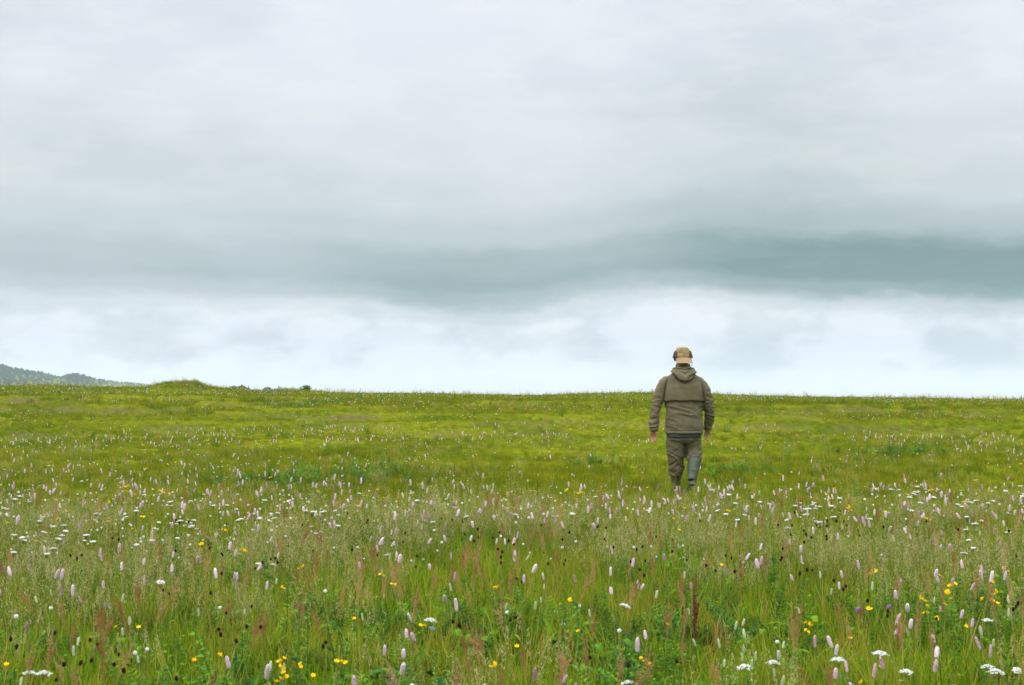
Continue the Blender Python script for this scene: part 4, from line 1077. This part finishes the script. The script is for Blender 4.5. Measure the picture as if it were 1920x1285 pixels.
# boots ---------------------------------------------------------------
def boot(shaft, sr, foot, frr, heel, hrr, seed, solepts, srr):
    bm_ = fuse(merge(limb(shaft, sr, 24), limb(foot, frr, 22), limb(heel, hrr, 18)), .005, 4)
    c, n_ = coords(bm_); d = .004 * ridge(noise3(c[:, 0] * 8, c[:, 1] * 8, c[:, 2] * 18, seed)) + .003 * noise3(c[:, 0] * 20, c[:, 1] * 20, c[:, 2] * 12, seed + 1)
    c = c + n_ * d[:, None]; set_co(bm_, c)
    b = part('boot', bm_, M['boot'], man)
    so_ = fuse(limb(solepts, srr, 16), .005, 2); part('sole', so_, M['sole'], b)
    return b
boot([(-.088, .080, .36), (-.086, .092, .27), (-.086, .105, .16), (-.086, .11, .09)], [.066, .070, .062, .050],
     [(-.086, .09, .075), (-.088, .17, .070), (-.09, .26, .050), (-.091, .325, .042)], [.048, .048, .046, .032], [(-.086, .075, .09), (-.086, .068, .05)], [.044, .040], 61,
     [(-.086, .052, .018), (-.088, .16, .017), (-.091, .26, .016), (-.092, .325, .016)], [.026, .024, .026, .018])
boot([(.126, -.03, .465), (.110, -.085, .36), (.086, -.155, .255), (.068, -.212, .175)], [.076, .076, .064, .050],
     [(.066, -.225, .145), (.064, -.165, .095), (.062, -.10, .055), (.062, -.045, .040)], [.048, .047, .044, .034], [(.066, -.235, .16), (.067, -.262, .118)], [.044, .038], 71,
     [(.067, -.285, .098), (.064, -.19, .045), (.062, -.11, .014), (.062, -.045, .010)], [.026, .024, .026, .018])

# hat -------------------------------------------------------------------
hc = ring_loft([(1.655, -.007, .008, .091, .103), (1.675, -.007, .008, .094, .106), (1.70, -.007, .008, .092, .103), (1.740, -.007, .008, .088, .098), (1.768, -.007, .008, .080, .090), (1.788, -.007, .008, .066, .076), (1.798, -.007, .008, .045, .052), (1.802, -.007, .008, .02, .025)], 40, 2.2)
hcm = fuse(hc, .005, 4); c, n_ = coords(hcm); x, y, z = c.T
d = .0035 * noise3(x * 22, y * 22, z * 22, 81) + .003 * ridge(noise3(x * 10, y * 10, z * 40, 82)) - .003 * np.exp(-((z - 1.772) / .004) ** 2) - .002 * np.exp(-((x + .007) / .004) ** 2) * (z < 1.77)
c = c + n_ * d[:, None]; set_co(hcm, c)
hat = part('hat', hcm, M['hat'], man)
mb = MB(); vs, fs = [], []; na, nr = 72, 9
for lay in (0, 1):
    for j in range(nr):
        q = j / (nr - 1)
        for k in range(na):
            a = 2 * math.pi * k / na; cs, sn = math.cos(a), math.sin(a); sidew = float(sstep(.58, .95, abs(cs)))
            Rr = .148 if sn < 0 else .16
            bx = .092 + q * .060; sxr = .093 + .027 * math.sin(math.pi * q ** .55) ** .8
            ro_x = bx * (1 - sidew) + sxr * sidew; ro_y = .104 + q * (Rr - .104)
            zz = 1.668 + (1 - sidew) * (-.070 * q ** 1.1 if sn < 0 else -.035 * q) + sidew * (.082 * q ** 1.1 - .026 * math.sin(math.pi * q ** .7)) + .002 * math.sin(a * 5 + 1) * q
            th = .0045 * lay
            vs.append((-.007 + ro_x * cs + th * cs * sidew, .008 + ro_y * sn, zz - th * (1 - sidew)))
b = nr * na; mi = []
for lay in (0, 1):
    for j in range(nr - 1):
        for k in range(na):
            k2 = (k + 1) % na; q = (lay * b + j * na + k, lay * b + j * na + k2, lay * b + (j + 1) * na + k2, lay * b + (j + 1) * na + k)
            fs.append(q if lay else q[::-1]); mi.append(lay)
for k in range(na):
    k2 = (k + 1) % na; fs.append(((nr - 1) * na + k, (nr - 1) * na + k2, b + (nr - 1) * na + k2, b + (nr - 1) * na + k)); mi.append(0)
mb.add(vs, fs); mb.m = mi
part_b = link('brim', mb.mesh('brim', [M['hat'], M['hatdark']]), hat)
band = ring_loft([(1.674, -.007, .008, .0965, .1085), (1.690, -.007, .008, .0960, .1078)], 48, 2.2, cap=False)
link('hat_band', band.mesh('hat_band', M['hat']), hat)
cd = limb([(.088, -.03, 1.665), (.098, -.035, 1.62), (.100, -.02, 1.575), (.085, .03, 1.545)], [.0022] * 4, 6)
link('chin_cord', cd.mesh('chin_cord', M['cord']), hat)

# ---------------------------------------------------------------- far trees and skyline shrubs
def crown_mesh(w_, h_, n, leaf, seed, mat='farleaf', lobes=7):
    rg = random.Random(seed); mb = MB(); L = []
    for k in range(lobes):
        a = rg.uniform(0, 6.28); r_ = rg.uniform(0, .55)
        L.append((np.array([math.cos(a) * r_ * w_, math.sin(a) * r_ * w_, rg.uniform(.30, .86) * h_]), rg.uniform(.28, .48) * w_))
    for k in range(n):
        c, r_ = L[rg.randrange(lobes)]
        d = np.array([rg.gauss(0, 1), rg.gauss(0, 1), rg.gauss(0, 1)]); d /= np.linalg.norm(d)
        p = c + d * r_ * rg.uniform(.55, 1.08) * np.array([1, 1, .8])
        if p[2] < h_ * .12: continue
        u_ = np.array([rg.gauss(0, 1), rg.gauss(0, 1), rg.gauss(0, 1)]); u_ /= np.linalg.norm(u_); v_ = np.cross(u_, d); v_ /= (np.linalg.norm(v_) + 1e-6); s_ = leaf * rg.uniform(.5, 1.3)
        mb.add([p - u_ * s_, p + v_ * s_ * .6, p + u_ * s_, p - v_ * s_ * .6], [(0, 1, 2, 3)], rg.random())
    return mb.mesh('crown', M[mat], smooth=False)
def trunk_mesh(h_, r_, seed):
    rg = random.Random(seed); mb = MB(); top = np.array([rg.uniform(-.3, .3), rg.uniform(-.3, .3), h_ * .6])
    tube(mb, [np.zeros(3), top * .5, top], [r_, r_ * .75, r_ * .4], 8)
    for k in range(5):
        a = k * 1.3 + rg.random(); q = .35 + .12 * k; b = top * q; e = b + np.array([math.cos(a), math.sin(a), .9]) * h_ * .22
        tube(mb, [b, (b + e) / 2 + np.array([0, 0, -.1]), e], [r_ * .35, r_ * .25, r_ * .1], 6)
    return mb.mesh('trunk', M['bark'])
CR = [crown_mesh(5.2, 13, 2600, .42, 5), crown_mesh(4.2, 11.5, 2200, .40, 6), crown_mesh(6.2, 12, 2800, .45, 7)]
TK = [trunk_mesh(13, .35, 1), trunk_mesh(11.5, .3, 2), trunk_mesh(12, .4, 3)]
def far_tree(u, v, y, k, label):
    x = (u - 960) / FPX * y; g = hz(x, y); top = EYE + (ROW0 - v) / FPX * y; sc_f = (top - g) / (13, 11.5, 12)[k]
    o = link('tree', None, None, (x, y, g), (0, 0, u)); o.scale = (sc_f,) * 3
    link('trunk', TK[k], o); link('crown', CR[k], o)
    tag(o, label, 'tree', 'hedgerow trees just showing over the skyline')
for u, v, y, k, lab in ((277, 721, 520, 1, 'small far tree left of the grassy mound, leftmost over the skyline'), (291, 720, 500, 1, 'far tree close against the left foot of the mound'),
                   (303, 718, 510, 0, 'far tree top half hidden by the left shoulder of the mound'), (424, 724, 520, 1, 'low far tree just right of the mound, first of its row'),
                   (436, 722, 505, 2, 'rounded far tree second in the row right of the mound'), (450, 720.5, 500, 2, 'broad far tree in the middle of the row right of the mound'),
                   (463, 720.5, 510, 0, 'far tree with the highest crown in the row right of the mound'), (476, 723, 500, 1, 'last far tree at the right end of the row'),
                   (502, 726, 520, 1, 'very low far tree standing left of a lone pointed one'), (512, 722, 500, 0, 'lone pointed far tree between the tree row and the skyline tufts')):
    far_tree(u, v - 3.5, y, k, lab)
# wooded hill
p = np.stack([rng.uniform(-1050, -330, 9600), rng.uniform(980, 1560, 9600)], 1)
ang = np.arctan2(p[:, 0], p[:, 1]); f = fbm(p[:, 0] * .008, p[:, 1] * .008, 0, 90, 3)
keep = (ang > -.66) & (ang < -.235) & (f > -.10); p = p[keep]; ang = ang[keep]; n = len(p)
hp = [crown_mesh(4.5, 9, 260, .9, 20 + k, lobes=5) for k in range(4)]
o = scatter('hillside_wood', on_ground(p, -.5), rng.uniform(.6, 1.15, n) * np.interp(-ang, [.235, .27, .284, .296, .31, .35], [.15, .22, .34, .55, .42, .65]), rng.integers(0, 4, n), hp, .05)
tag(o, 'hazy dark woodland covering the far hill', 'woodland', kind='stuff')
# shrubs on the skyline
def shrub(u, v, y, h_, w_, label, seed):
    x = (u - 960) / FPX * y; g = hz(x, y)
    o = link('shrub', None, None, (x, y, g - .02))
    link('crown', crown_mesh(w_, h_, 700, .03, seed, 'herb', 5), o)
    mb = MB()
    for k in range(5): tube(mb, [(0, 0, 0), (math.cos(k * 1.3) * w_ * .3, math.sin(k * 1.3) * w_ * .3, h_ * .6)], .006, 4)
    link('stems', mb.mesh('stems', M['bark']), o); tag(o, label, 'shrub')
shrub(574, 723, 65.2, .20, .42, 'small dark shrub on the skyline right of the mound', 31)


SC.view_settings.view_transform = 'Standard'; SC.view_settings.look = 'None'; SC.view_settings.exposure = 0.0; SC.view_settings.gamma = 1
SC.cycles.max_bounces = 6; SC.cycles.diffuse_bounces = 3; SC.cycles.transmission_bounces = 3; SC.cycles.volume_bounces = 1
SC.cycles.use_denoising = True
